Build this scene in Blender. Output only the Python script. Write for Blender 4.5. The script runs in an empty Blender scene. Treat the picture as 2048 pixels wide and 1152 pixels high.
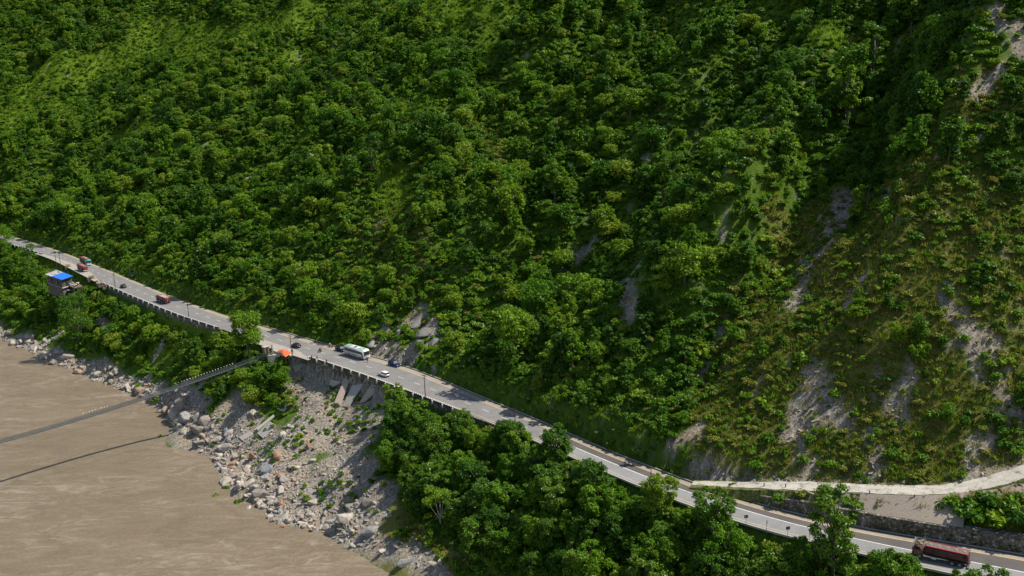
import bpy, bmesh, math, random
import numpy as np
from mathutils import Vector, Matrix
random.seed(7); rs = np.random.default_rng(7)
scene = bpy.context.scene
# ------------------------------------------------------------------ camera
HC, FPX = 125.0, 1950.0
PITCH, ROLL = math.radians(14), math.radians(2)
_fw = np.array([0, math.cos(PITCH), -math.sin(PITCH)]); _r0 = np.array([1., 0, 0]); _u0 = np.array([0, math.sin(PITCH), math.cos(PITCH)])
_R = _r0*math.cos(ROLL) - _u0*math.sin(ROLL); _U = _u0*math.cos(ROLL) + _r0*math.sin(ROLL); _C = np.array([0, 0, HC])
cam = bpy.data.cameras.new("camera"); camo = bpy.data.objects.new("camera", cam); scene.collection.objects.link(camo)
cam.sensor_width = 36; cam.lens = FPX/2048*36; cam.clip_start = 1; cam.clip_end = 6000
M = Matrix.Identity(4)
for i in range(3):
    M[i][0] = _R[i]; M[i][1] = _U[i]; M[i][2] = -_fw[i]; M[i][3] = _C[i]
camo.matrix_world = M
scene.camera = camo
# ------------------------------------------------------------------ sky and sun
SUN_EL, SUN_AZ = math.radians(54), math.radians(86)
w = bpy.data.worlds.new("World"); scene.world = w; w.use_nodes = True
nt = w.node_tree; bg = nt.nodes['Background']
sky = nt.nodes.new('ShaderNodeTexSky'); sky.sky_type = 'NISHITA'; sky.sun_disc = False
sky.sun_elevation = SUN_EL; sky.sun_rotation = SUN_AZ
nt.links.new(sky.outputs[0], bg.inputs[0]); bg.inputs[1].default_value = 0.1
sl = bpy.data.lights.new("sun", 'SUN'); sl.energy = 4.6; sl.angle = math.radians(0.5); sl.color = (1, .95, .86)
so = bpy.data.objects.new("sun", sl); scene.collection.objects.link(so)
sdir = Vector((math.sin(SUN_AZ)*math.cos(SUN_EL), math.cos(SUN_AZ)*math.cos(SUN_EL), math.sin(SUN_EL)))
so.rotation_euler = sdir.to_track_quat('Z', 'Y').to_euler(); so.location = (0, 0, 400)
scene.view_settings.view_transform = 'Standard'; scene.view_settings.look = 'None'
scene.view_settings.exposure = 0.42; scene.view_settings.gamma = 1

# ------------------------------------------------------------------ maths helpers
def ray(px, py): return _fw + _R*(px-1024)/FPX + _U*(576-py)/FPX
def unp(px, py, z):
    d = ray(px, py); return _C + d*(z-HC)/d[2]
def proj(p):
    v = np.asarray(p, float)-_C; k = v@_fw; return 1024+FPX*(v@_R)/k, 576-FPX*(v@_U)/k, k
def sstep(a, b, x):
    t = np.clip((x-a)/(b-a), 0, 1); return t*t*(3-2*t)
_perm = np.random.default_rng(3).random((256, 256))
_ang = np.random.default_rng(5).random((256, 256))*2*math.pi
def perlin(x, y):
    xi = np.floor(x).astype(int); yi = np.floor(y).astype(int); fx = x-xi; fy = y-yi
    u = fx*fx*fx*(fx*(fx*6-15)+10); v = fy*fy*fy*(fy*(fy*6-15)+10)
    def g(i, j, dx, dy):
        a = _ang[i & 255, j & 255]; return np.cos(a)*dx+np.sin(a)*dy
    a = g(xi, yi, fx, fy); b = g(xi+1, yi, fx-1, fy); c = g(xi, yi+1, fx, fy-1); d = g(xi+1, yi+1, fx-1, fy-1)
    return ((a*(1-u)+b*u)*(1-v)+(c*(1-u)+d*u)*v)*1.5
def fbm(x, y, s, o=4):
    r = 0; a = 1
    for k in range(o):
        r = r+a*perlin(x/s+17.3*k, y/s+5.1*k); s /= 2; a *= .5
    return r
def nearest(P, Q):
    """P (N,2), polyline Q (M,2): distance, arc length, side (+1 left)"""
    n = len(P); best = np.full(n, 1e18); arc = np.zeros(n); side = np.ones(n)
    L = np.r_[0, np.cumsum(np.linalg.norm(np.diff(Q, axis=0), axis=1))]
    for i in range(len(Q)-1):
        a = Q[i]; d = Q[i+1]-a; l2 = d@d
        t = ((P[:, 0]-a[0])*d[0]+(P[:, 1]-a[1])*d[1])/l2
        t = np.clip(t, 0, 1)
        dx = P[:, 0]-a[0]-t*d[0]; dy = P[:, 1]-a[1]-t*d[1]
        q = dx*dx+dy*dy; m = q < best
        best[m] = q[m]; arc[m] = L[i]+t[m]*(L[i+1]-L[i]); side[m] = np.where(d[0]*dy[m]-d[1]*dx[m] >= 0, 1, -1)
    return np.sqrt(best), arc, side
def smooth(Q, ds, sig):
    L = np.r_[0, np.cumsum(np.linalg.norm(np.diff(Q[:, :2], axis=0), axis=1))]
    s = np.arange(0, L[-1], ds); A = np.stack([np.interp(s, L, Q[:, k]) for k in range(Q.shape[1])], 1)
    n = int(sig/ds*3); k = np.exp(-.5*(np.arange(-n, n+1)*ds/sig)**2); k /= k.sum()
    d0 = A[1]-A[0]; d1 = A[-1]-A[-2]
    pad = np.vstack([A[0]+d0*np.arange(-n, 0)[:, None], A, A[-1]+d1*np.arange(1, n+1)[:, None]])
    return np.stack([np.convolve(pad[:, j], k, 'valid') for j in range(Q.shape[1])], 1)

# ------------------------------------------------------------------ road line, kerbs measured on the ground
def zroad(px): return np.interp(px, [0, 700, 1400, 2048], [27, 26, 26.5, 29])
UP = [(30,474),(110,499),(160,518),(228,545),(320,584),(378,606),(420,621),(472,638),(537,657),(602,675.5),(654,691),(758,718),(803,730),(852,749),(900,768),(941,788),(1027,821.6),(1081,845),(1136,868),(1201,900),(1260,921),(1336,949),(1412,978),(1475,999),(1539,1020),(1630,1039),(1720,1058),(1821,1078),(1948,1094),(2048,1110)]
LO = [(30,491),(80,506),(110,516),(160,541),(228,576),(320,614.5),(378,638),(420,649),(459,662),(537,689),(576,701),(641,721),(732,751),(805,778),(850,796),(904,814),(982,845),(1050,871),(1125,903.6),(1191,936),(1280,971),(1374,1009.5),(1450,1037),(1513,1056),(1589,1075),(1720,1106),(1821,1129),(1897,1145),(2048,1175)]
uw = np.array([unp(x, y, zroad(x)) for x, y in UP]); lw = np.array([unp(x, y, zroad(x)) for x, y in LO])
us = smooth(uw, 1, 7); ls = smooth(lw, 1, 7)
k = np.linspace(0, 1, 160)
def byf(A): return np.stack([np.interp(k*(len(A)-1), np.arange(len(A)), A[:, j]) for j in range(3)], 1)
mid = (byf(us)+byf(ls))/2
mid = smooth(mid, 2, 12)
d0 = mid[0]-mid[3]; d0 /= np.linalg.norm(d0); d0[2] = 0; d1 = mid[-1]-mid[-4]; d1 /= np.linalg.norm(d1); d1[2] = 0
# the highway bends away behind the trees on the far side and runs on beyond the near one
left = [mid[0]+d0*t+np.array([-.0022, -.0022, 0])*t*t for t in range(160, 0, -4)]
right = [mid[-1]+d1*t for t in range(4, 160, 4)]
RD = np.vstack([left, mid, right]); RD = smooth(RD, 2, 8)
RS = np.r_[0, np.cumsum(np.linalg.norm(np.diff(RD[:, :2], axis=0), axis=1))]
RT = np.gradient(RD[:, :2], axis=0); RT /= np.linalg.norm(RT, axis=1)[:, None]; RN = np.stack([-RT[:, 1], RT[:, 0]], 1)
dU, aU, _ = nearest(us[:, :2], RD[:, :2]); dL, aL, _ = nearest(ls[:, :2], RD[:, :2])
def sm1(a, d):
    o = np.argsort(a); v = np.interp(RS, a[o], d[o]); kk = np.exp(-.5*(np.arange(-12, 13)/5)**2); kk /= kk.sum()
    return np.convolve(np.pad(v, 12, 'edge'), kk, 'valid')
WU = np.clip(sm1(aU, dU), 3.6, 9); WL = np.clip(sm1(aL, dL), 3.6, 9)
def rp(s, off, dz=0):
    """point at arc s, offset off (+ uphill)"""
    x = np.interp(s, RS, RD[:, 0])+off*np.interp(s, RS, RN[:, 0]); y = np.interp(s, RS, RD[:, 1])+off*np.interp(s, RS, RN[:, 1])
    return np.array([x, y, np.interp(s, RS, RD[:, 2])+dz])
def rtan(s): return math.atan2(np.interp(s, RS, RT[:, 1]), np.interp(s, RS, RT[:, 0]))
def onroad(px, py, z=None):
    p = unp(px, py, zroad(px) if z is None else z)
    for _ in range(3):
        d, a, sd = nearest(p[None, :2], RD[:, :2]); z0 = np.interp(a[0], RS, RD[:, 2]); p = unp(px, py, z0)
    return a[0], d[0]*sd[0], z0
def sx(px):
    """arc position of the road seen at that column"""
    py = np.interp(px, [a for a, b in UP], [b for a, b in UP])*.5+np.interp(px, [a for a, b in LO], [b for a, b in LO])*.5
    return onroad(px, py)[0]
SX = {x: sx(x) for x in (30, 110, 160, 228, 300, 465, 540, 560, 640, 700, 900, 1000, 1130, 1300, 1380, 1480, 1600, 1720, 1900, 2040)}
# water line on the near bank
WP = [(-60,640),(0,676),(60,702),(110,725),(180,752),(240,777),(310,808),(342,835),(352,862),(385,888),(430,922),(450,955),(475,985),(530,1010),(540,1040),(600,1050),(660,1065),(680,1085),(740,1103),(800,1130),(840,1150),(900,1195)]
wl = np.array([unp(x, y, 0) for x, y in WP])[:, :2]
a = wl[0]+(wl[0]-wl[3])*6+np.array([-30, 60]); b = wl[-1]+(wl[-1]-wl[-8])*9
WLN = np.vstack([a, wl, b]); WLN = smooth(np.c_[WLN, np.zeros(len(WLN))], 2, 2)[:, :2]
# side track that climbs to the right above the highway
TP = [(1385,966,.5),(1440,968,1.1),(1500,970,2.3),(1580,971,3.8),(1700,976,5.2),(1800,980,6.2),(1880,982,6.8),(1950,973,7.7),(2000,959,8.8),(2048,944,10.2),(2110,922,12)]
TR = []
for x, y, dz in TP:
    z = zroad(min(x, 2048))+dz; TR.append(unp(x, y, z))
TR = np.array(TR); e = TR[-1]-TR[-2]; TR = np.vstack([TR, TR[-1]+e*2, TR[-1]+e*5]); TR = smooth(TR, 1.5, 4)
tq, ta, _ = nearest(TR[:, :2], RD[:, :2]); o = np.argsort(ta); TA, TE, TZ = ta[o], tq[o], TR[o, 2]
TSA, TSB = TA[0], SX[2040]+12

# ------------------------------------------------------------------ terrain heights
X0, X1, Y0, Y1, DG = -470, 330, 90, 930, 1.6
gx = np.arange(X0, X1, DG); gy = np.arange(Y0, Y1, DG); NX, NY = len(gx), len(gy)
GX, GY = np.meshgrid(gx, gy); PP = np.stack([GX.ravel(), GY.ravel()], 1)
RQ = RD[::4, :2]
dd, ss, sd = nearest(PP, RQ); sg = dd*sd
dw, sw, wd = nearest(PP, WLN[::2])
inland = wd > 0
wu = np.interp(ss, RS, WU); wlo = np.interp(ss, RS, WL); zr = np.interp(ss, RS, RD[:, 2])
X, Y = PP[:, 0], PP[:, 1]
SL = [SX[30], SX[300], SX[700], SX[1130], SX[1380], SX[1600], SX[2040]]
slope = np.interp(ss, SL, [.66, .66, .64, .68, .76, .88, .85])
e = sg-wu
bank = sstep(1.7, 3.6, e)*np.interp(ss, SL, [2.4, 2.6, 1.6, 5.0, 4.6, 2, 2])
up = zr-.25+bank+slope*np.clip(e-2, 0, None)
# bench for the side track
tin = sstep(SX[1380]-3, SX[1380]+14, ss)*(ss < TSB+60)
te = np.interp(ss, TA, TE)-wu; tz = np.interp(ss, TA, TZ)
wallh = np.interp(ss, [SX[1380], SX[1480], SX[1600], SX[1900], SX[2040]], [.4, 1.6, 3.0, 3.0, 3.4])
HWP = 2.7
t = np.clip((e-2.6)/np.maximum(te-HWP-2.6, .5), 0, 1)
ben = np.where(e < te-HWP, zr-.3+sstep(1.9, 2.8, e)*(wallh-.3)+t*(tz-zr-wallh), tz)
ben = np.where(e > te+HWP+.6, tz+slope*1.08*(e-te-HWP-.6), ben)
up = up*(1-tin)+ben*tin
# relief of the hillside: ribs running down to the road, hollows between
ramp = sstep(8, 70, e)
v = ss+.45*e
rib = np.sin(v/19+1.5*perlin(v/60, e/90))*5+perlin(v/26, e/80)*9+perlin(v/11, e/30)*3
spr_ = sstep(SX[1380]-10, SX[1600], ss)
up = up+ramp*rib*(.8-.45*spr_)+ramp*fbm(X, Y, 60, 3)*(7-4*spr_)+ramp*perlin(v/5, e/14)*1.1*spr_
up = up+sstep(3, 14, e)*(fbm(X, Y, 13, 3)*1.5)*(1-.6*tin)
# lower side
ed = -sg-wlo
drop = np.interp(ss, [SX[228]-10, SX[228], SX[465], SX[540], SX[560]+6, SX[640]+6, SX[900], SX[1000], SX[2040]], [1, 2.4, 2.4, .6, .4, 5.5, 4.0, 1.0, .8])
q = np.clip(ed/np.maximum(ed+dw, 1), 0, 1)
prof = (1-q)**1.15
lo = (zr-drop*sstep(.3, 1.6, ed))*prof
lo = lo+sstep(2, 10, ed)*sstep(0, 8, dw)*(fbm(X, Y, 22, 4)*2.6+perlin(ss/9, ed/30)*1.2)
lo = np.where(inland, np.maximum(lo, .1+.05*dw), -np.minimum(dw*.35, 7))
lo = lo+np.exp(-(dw/5)**2)*fbm(X, Y, 7, 2)*.7*sstep(4, 12, ed)
H = np.where(sg > 0, up, lo)
flat = (sg < wu+1.5) & (sg > -wlo-.45)
H = np.where(flat, zr-.25, H)
T = H.reshape(NY, NX)
def hz(x, y, A=None):
    A = T if A is None else A
    fx = np.clip((np.asarray(x)-X0)/DG, 0, NX-1.01); fy = np.clip((np.asarray(y)-Y0)/DG, 0, NY-1.01)
    i = fx.astype(int); j = fy.astype(int); u = fx-i; v = fy-j
    return A[j, i]*(1-u)*(1-v)+A[j, i+1]*u*(1-v)+A[j+1, i]*(1-u)*v+A[j+1, i+1]*u*v
_tt = np.arange(90, 1250, .8)
def hit(px, py):
    d = ray(px, py); P = _C+d[None]*_tt[:, None]
    b = (P[:, 2] < hz(P[:, 0], P[:, 1])) & (P[:, 0] > X0) & (P[:, 0] < X1) & (P[:, 1] > Y0) & (P[:, 1] < Y1)
    i = int(np.argmax(b))
    if not b[i]: return None
    p = P[i].copy(); p[2] = hz(p[0], p[1]); return p
def gauss_line(pix, width, amp):
    """raise or carve a band of ground along a line"""
    global T
    Q = np.array([h for h in (hit(*p) for p in pix) if h is not None])
    if len(Q) < 2: return
    Q = np.vstack([Q, Q[-1]+(Q[-1]-Q[-2])*1.0])
    d, s, _ = nearest(PP, Q[:, :2]); L = s.max()
    am = amp*sstep(0, .15, s/L)*np.exp(-(d/width)**2)
    k2 = sstep(3, 16, np.where(sg > 0, e, ed)) * np.where(sg > 0, 1-tin*(1-sstep(te+3, te+22, e)), 1)
    T = T+(am*k2).reshape(NY, NX)
gauss_line([(850,660),(960,610),(1130,545),(1230,480),(1300,380),(1400,300),(1500,150)], 17, -13)
gauss_line([(1330,880),(1390,760),(1450,640),(1560,520),(1640,400),(1720,250)], 12, -7)
gauss_line([(1300,700),(1350,560),(1400,470),(1520,330),(1600,180)], 13, 7)
gauss_line([(1700,860),(1760,640),(1800,430),(1850,240)], 24, 5)
gauss_line([(640,560),(760,380),(860,220),(960,60)], 22, 8)
gauss_line([(300,520),(420,380),(520,230),(620,90)], 24, -9)
gauss_line([(330,845),(380,800),(450,770)], 8, 4)
gauss_line([(650,740),(640,790),(600,850),(570,900)], 9, 3)
gauss_line([(500,740),(480,800),(420,850)], 9, 3)
gauss_line([(760,960),(740,1040),(800,1090)], 8, 3.5)
T = np.where(flat.reshape(NY, NX), (zr-.25).reshape(NY, NX), T)
TNX = np.gradient(T, DG, axis=1); TNY = np.gradient(T, DG, axis=0)

# ------------------------------------------------------------------ ground cover zones (world-space bands)
def band(pix, width, soft=.5):
    Q = [hit(*p) for p in pix]; Q = np.array([q for q in Q if q is not None])
    if not len(Q): return np.zeros(len(PP))
    if len(Q) == 1: Q = np.vstack([Q, Q+.5])
    d, _, _ = nearest(PP, Q[:, :2]); return 1-sstep(width*(1-soft), width*(1+soft), d)
nz = fbm(X, Y, 9, 4)
def zone(lst):
    z = np.zeros(len(PP))
    for pix, wd_ in lst: z = np.maximum(z, band(pix, wd_, .6))
    return z
ROCK = [([(600,735),(650,790),(620,850),(570,920)],8),([(700,775),(770,810),(700,880),(650,950)],9),([(790,800),(740,880)],3),
 ([(440,870),(520,920),(600,960),(700,1010)],11),([(480,960),(600,1000),(680,1040),(740,1000)],9),([(650,860),(690,940),(740,970)],7),
 ([(1190,490),(1130,530)],2),([(1290,530),(1240,570),(1265,630)],3.4),([(1690,395),(1675,445),(1650,495)],4.2),
 ([(1612,525),(1600,570),(1585,615)],3),([(1735,550),(1690,610)],1.8),([(1890,595),(1920,640),(1960,680),(2015,735)],2.6),([(1940,700),(1960,750)],2.4),
 ([(1625,765),(1600,830),(1590,865)],4),([(1640,800),(1665,840)],4),([(1690,830),(1700,870)],2),([(1785,800),(1800,850)],2.2),([(1822,740),(1815,775)],1.8),
 ([(1970,880),(1940,930)],3),([(1470,270),(1455,305)],1.4),([(835,635),(860,680),(820,700)],5),([(760,660),(755,700),(830,705)],3),([(1515,770),(1505,800)],1.4),([(1350,890),(1395,870)],3),
 ([(1735,880),(1760,930)],2.5),([(1590,905),(1620,940)],2.2),([(2030,50),(2040,110),(1985,170),(1945,190)],3),([(1990,20),(2010,60)],2.4),([(1420,720),(1400,760)],1.4),([(1455,640),(1435,690)],1.4),
 ([(325,690),(312,715)],1.6),([(200,640),(210,660)],2),([(30,680),(60,690)],3),([(120,670),(80,690)],2.5),([(360,790),(390,850),(370,860)],7),([(2000,790),(2040,840)],2),([(1385,950),(1460,955)],1.8),([(1980,965),(2048,960)],4)]
DRY = [([(1545,620),(1500,900)],14),([(1700,520),(1690,900)],24),([(1900,600),(1890,900)],26),([(1660,440),(1690,520)],9),([(2030,620),(2040,850)],16),([(1560,470),(1760,440)],5),([(1950,200),(2000,170)],6),([(800,1000),(780,1100),(880,1120)],7)]
OLV = [([(780,440),(830,580)],11),([(975,260),(1010,370)],8),([(730,470),(720,620)],8),([(1960,420),(2030,560)],10),([(1560,950),(1900,950)],5),([(1530,1000),(1680,1020)],4)]
GRS = [([(0,230),(110,140),(250,120)],12),([(300,70),(450,90),(610,35)],12),([(690,20),(860,15),(1000,5)],11),([(955,120),(1000,60)],6),([(1640,60),(1700,100)],4),([(20,240),(160,215)],7),([(240,280),(330,255)],4),([(840,200),(830,260)],3),([(560,120),(640,100)],5),([(300,640),(420,690)],6),([(780,320),(800,420)],5)]
zr_, zd_, zo_, zg_ = zone([(a_, b_*.8 if a_[0][0] > 780 else b_) for a_, b_ in ROCK]), zone(DRY), zone(OLV), zone([(a_, b_*1.3) for a_, b_ in GRS])
shore = np.where(sg < 0, 1-sstep(4, 8, dw*np.interp(X, [-200, -125, -60, -35], [1.25, 1, 1, 2.2])+nz*3), 0)
shore = shore*np.where(sw > 0, 1, 1)
zr_ = np.maximum(zr_, shore)
zd_ = np.clip(zd_-.25*0, 0, 1); zd_ = np.maximum(zd_, zo_*.55)
zr_ = sstep(.4, .8, zr_+(nz*.45+(sg > 0)*fbm(X, Y, 4, 2)*.55)*(1-shore)); zg_ = sstep(.3, .8, zg_+nz*.3); zd_ = sstep(.2, .8, zd_+nz*.25)
vv = ss+.25*e
zr_ = np.maximum(zr_, sstep(.5, .68, zd_*(.12+perlin(vv/3.2, e/16)*.5+perlin(vv/1.7+9, e/6)*.35+fbm(X, Y, 30, 2)*.25))*.85)
ZR, ZD, ZG = [a.reshape(NY, NX) for a in (zr_, zd_, zg_)]
T = T+ZR*(fbm(X, Y, 4, 3)*.55).reshape(NY, NX)*(~flat.reshape(NY, NX))*(np.abs(np.where(sg > 0, e, ed)).reshape(NY, NX) > 2.5)

_d, _a, _ = nearest(PP, TR[:, :2]); _L = np.r_[0, np.cumsum(np.linalg.norm(np.diff(TR[:, :2], axis=0), axis=1))]
_tz = np.interp(_a, _L, TR[:, 2]).reshape(NY, NX); _w = (1-sstep(2.8, 4.4, _d)).reshape(NY, NX)*(sg > wu+2.2).reshape(NY, NX)
T = T*(1-_w)+(_tz-.12)*_w
ZR = np.maximum(ZR, ((1-sstep(2.8, 4.6, _d+nz*1.5))*.9).reshape(NY, NX)*(sg > wu+1.5).reshape(NY, NX))

# ------------------------------------------------------------------ materials
def mat(name, rough=.8, metal=0, spec=.3):
    m = bpy.data.materials.new(name); m.use_nodes = True
    b = m.node_tree.nodes['Principled BSDF']; b.inputs['Roughness'].default_value = rough; b.inputs['Metallic'].default_value = metal
    b.inputs['Specular IOR Level'].default_value = spec
    return m, m.node_tree, b
def nd(t, kind, **kw):
    n = t.nodes.new(kind)
    for k_, v_ in kw.items():
        if k_.startswith('i_'): n.inputs[k_[2:].replace('_', ' ')].default_value = v_
        else: setattr(n, k_, v_)
    return n
def noise(t, vec, scale, detail=4, rough=.6, dist=0):
    n = nd(t, 'ShaderNodeTexNoise'); n.inputs['Scale'].default_value = scale; n.inputs['Detail'].default_value = detail
    n.inputs['Roughness'].default_value = rough; n.inputs['Distortion'].default_value = dist; t.links.new(vec, n.inputs['Vector']); return n.outputs['Fac']
def ramp_(t, fac, stops):
    r = nd(t, 'ShaderNodeValToRGB'); cr = r.color_ramp
    while len(cr.elements) < len(stops): cr.elements.new(.5)
    for el, (p, c) in zip(cr.elements, stops): el.position = p; el.color = (*c, 1) if len(c) == 3 else c
    t.links.new(fac, r.inputs[0]); return r.outputs[0]
def mix(t, fac, a, b, mode='MIX'):
    m = nd(t, 'ShaderNodeMix', data_type='RGBA', blend_type=mode)
    for sock, v_ in ((m.inputs[0], fac), (m.inputs[6], a), (m.inputs[7], b)):
        if hasattr(v_, 'is_linked'): t.links.new(v_, sock)
        else: sock.default_value = v_ if not isinstance(v_, tuple) or len(v_) == 4 else (*v_, 1)
    return m.outputs[2]
def bump(t, b, h, strength=.5, dist=.1):
    n = nd(t, 'ShaderNodeBump'); n.inputs['Strength'].default_value = strength; n.inputs['Distance'].default_value = dist
    t.links.new(h, n.inputs['Height']); t.links.new(n.outputs[0], b.inputs['Normal'])
def coords(t, which='Object'): return nd(t, 'ShaderNodeTexCoord').outputs[which]
_mc = {}
def plain(name, col, rough=.6, metal=0, var=.18, scale=3, spec=.4):
    """paint, metal, cloth: base colour with dirt and wear"""
    if name in _mc: return _mc[name]
    m, t, b = mat(name, rough, metal, spec); c = coords(t)
    f = noise(t, c, scale, 5, .65)
    d = tuple(x*(1-var*1.6) for x in col); l = tuple(min(1, x*(1+var)) for x in col)
    t.links.new(ramp_(t, f, [(.3, d), (.7, l)]), b.inputs['Base Color']); _mc[name] = m
    f2 = noise(t, c, scale*6, 3); r = nd(t, 'ShaderNodeMapRange'); t.links.new(f2, r.inputs[0])
    r.inputs[3].default_value = max(.05, rough-.12); r.inputs[4].default_value = min(1, rough+.15); t.links.new(r.outputs[0], b.inputs['Roughness'])
    return m
def leafmat(name, c1, c2, c3, trans=.35, rough=.45):
    m, t, b = mat(name, rough, 0, .2)
    oi = nd(t, 'ShaderNodeObjectInfo'); ge = nd(t, 'ShaderNodeNewGeometry')
    base = ramp_(t, oi.outputs['Random'], [(0, c1), (.5, c2), (1, c3)])
    leaf = ramp_(t, ge.outputs['Random Per Island'], [(0, (.55, .6, .5)), (.6, (1, 1, 1)), (.92, (1.35, 1.3, 1.15)), (1, (1.9, 1.6, 1.2))])
    c = mix(t, 1.0, base, leaf, 'MULTIPLY')
    t.links.new(c, b.inputs['Base Color'])
    tr = nd(t, 'ShaderNodeBsdfTranslucent'); c2_ = mix(t, 1.0, c, (1.3, 1.5, .5, 1), 'MULTIPLY'); t.links.new(c2_, tr.inputs[0])
    ms = nd(t, 'ShaderNodeMixShader'); ms.inputs[0].default_value = trans
    t.links.new(b.outputs[0], ms.inputs[1]); t.links.new(tr.outputs[0], ms.inputs[2])
    t.links.new(ms.outputs[0], t.nodes['Material Output'].inputs[0]); return m
L_dark = leafmat('dark broadleaf foliage', (.04, .105, .008), (.062, .15, .01), (.095, .185, .014))
L_mid = leafmat('mid green foliage', (.075, .175, .008), (.11, .22, .01), (.155, .255, .016))
L_lite = leafmat('yellow green foliage', (.13, .235, .012), (.17, .26, .016), (.21, .27, .028))
L_olive = leafmat('olive dry foliage', (.12, .165, .016), (.175, .2, .025), (.22, .215, .04), .25)
L_big = leafmat('large glossy leaves', (.07, .155, .014), (.105, .2, .018), (.145, .23, .026), .3, .34)
G_lite = leafmat('bright grass blades', (.15, .26, .012), (.2, .3, .014), (.24, .31, .03), .4)
G_dry = leafmat('dry grass blades', (.15, .165, .022), (.215, .205, .038), (.28, .24, .075), .3)
bark, t_, b_ = mat('grey brown bark', .9); c_ = coords(t_)
t_.links.new(ramp_(t_, noise(t_, c_, 3, 5), [(.3, (.07, .055, .04)), (.7, (.19, .16, .12))]), b_.inputs['Base Color'])
palebark = plain('pale bark', (.42, .38, .32), .9)

def rockmat(name, cols, scale=.35):
    m, t, b = mat(name, .85, 0, .25); c = coords(t); oi = nd(t, 'ShaderNodeObjectInfo')
    base = ramp_(t, oi.outputs['Random'], cols); scale = scale*2.2
    n1 = noise(t, c, scale*4, 6, .65); v = ramp_(t, n1, [(.25, (.55, .55, .55)), (.5, (1, 1, 1)), (.75, (1.3, 1.28, 1.22))])
    t.links.new(mix(t, 1., base, v, 'MULTIPLY'), b.inputs['Base Color'])
    bump(t, b, noise(t, c, scale*12, 6, .7), .8, .12); return m
R_mix = rockmat('mixed river stone', [(0, (.22, .2, .165)), (.35, (.34, .3, .24)), (.6, (.43, .37, .3)), (.85, (.25, .25, .24)), (.95, (.31, .22, .165)), (1, (.32, .2, .13))])
R_grey = rockmat('blue grey rock', [(0, (.2, .22, .24)), (1, (.23, .25, .26))])
R_org = rockmat('orange brown rock', [(0, (.3, .17, .11)), (1, (.34, .2, .13))])
R_pale = rockmat('pale slab rock', [(0, (.4, .37, .33)), (1, (.46, .42, .37))])
concrete = rockmat('weathered concrete', [(0, (.36, .34, .3)), (1, (.42, .39, .34))], 1)
concrete_pink = rockmat('brownish concrete', [(0, (.38, .31, .25)), (1, (.41, .33, .27))], 1)

# ground sheet: forest floor, grass, dry scrub, rock
terrain_m, t_, b_ = mat('hillside ground', .95, 0, .15); c_ = coords(t_)
at = nd(t_, 'ShaderNodeVertexColor', layer_name='zone'); sp = nd(t_, 'ShaderNodeSeparateColor'); t_.links.new(at.outputs[0], sp.inputs[0])
n_a = noise(t_, c_, .5, 6, .65); n_b = noise(t_, c_, 2.2, 6, .7); n_c = noise(t_, c_, .12, 4)
floor_ = ramp_(t_, n_a, [(.3, (.04, .08, .008)), (.55, (.08, .14, .012)), (.75, (.12, .165, .02))])
grassc = ramp_(t_, noise(t_, c_, .22, 9, .75), [(.33, (.035, .08, .01)), (.46, (.09, .17, .012)), (.56, (.13, .19, .018)), (.68, (.17, .17, .045))])
dryc = ramp_(t_, n_b, [(.25, (.07, .09, .016)), (.5, (.145, .15, .03)), (.75, (.24, .215, .07))])
mp = nd(t_, 'ShaderNodeMapping'); t_.links.new(c_, mp.inputs[0]); mp.inputs['Scale'].default_value = (1, 1, .35); mp.inputs['Rotation'].default_value = (.5, .3, .4)
vo = nd(t_, 'ShaderNodeTexVoronoi'); vo.inputs['Scale'].default_value = 1.1; t_.links.new(mp.outputs[0], vo.inputs['Vector'])
rk = ramp_(t_, noise(t_, mp.outputs[0], 1.6, 8, .72), [(.3, (.06, .053, .04)), (.42, (.19, .17, .135)), (.54, (.31, .28, .235)), (.68, (.52, .48, .42))])
rk = mix(t_, ramp_(t_, n_c, [(.4, (0, 0, 0)), (.65, (1, 1, 1))]), rk, mix(t_, 1., rk, (1.12, .97, .8, 1), 'MULTIPLY'))
c1 = mix(t_, sp.outputs[1], floor_, grassc); c1 = mix(t_, sp.outputs[2], c1, dryc); c1 = mix(t_, sp.outputs[0], c1, rk)
t_.links.new(c1, b_.inputs['Base Color']); bump(t_, b_, noise(t_, c_, 1.3, 8, .75), 1, .5)

terrain_rock, t3, b3 = mat('gravel bank', .95, 0, .15); c3 = coords(t3)
t3.links.new(ramp_(t3, noise(t3, c3, 1.6, 8, .75), [(.3, (.03, .045, .012)), (.47, (.085, .12, .02)), (.56, (.17, .165, .06)), (.64, (.3, .27, .22)), (.75, (.42, .39, .33))]), b3.inputs['Base Color']); bump(t3, b3, noise(t3, c3, 2.5, 8, .75), 1, .3)
water_m, t_, b_ = mat('muddy river water', .28, 0, .35); c_ = coords(t_)
mp = nd(t_, 'ShaderNodeMapping'); t_.links.new(c_, mp.inputs[0]); mp.inputs['Rotation'].default_value = (0, 0, math.radians(52)); mp.inputs['Scale'].default_value = (.35, 1, 1)
wv = noise(t_, mp.outputs[0], .1, 6, .62, 1.6); fo = noise(t_, mp.outputs[0], .2, 10, .7, 2.6); fz = noise(t_, mp.outputs[0], .045, 3, .5, .6)
bc = ramp_(t_, wv, [(.3, (.165, .125, .08)), (.7, (.222, .172, .114))])
fm = ramp_(t_, fo, [(.46, (0, 0, 0)), (.54, (.3, .3, .3)), (.64, (1, 1, 1))]); fzm = ramp_(t_, fz, [(.4, (.08, .08, .08)), (.55, (1, 1, 1))])
fac = nd(t_, 'ShaderNodeMath', operation='MULTIPLY'); t_.links.new(fm, fac.inputs[0]); t_.links.new(fzm, fac.inputs[1])
fac2 = nd(t_, 'ShaderNodeMath', operation='MULTIPLY'); t_.links.new(fac.outputs[0], fac2.inputs[0]); fac2.inputs[1].default_value = .65
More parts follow.
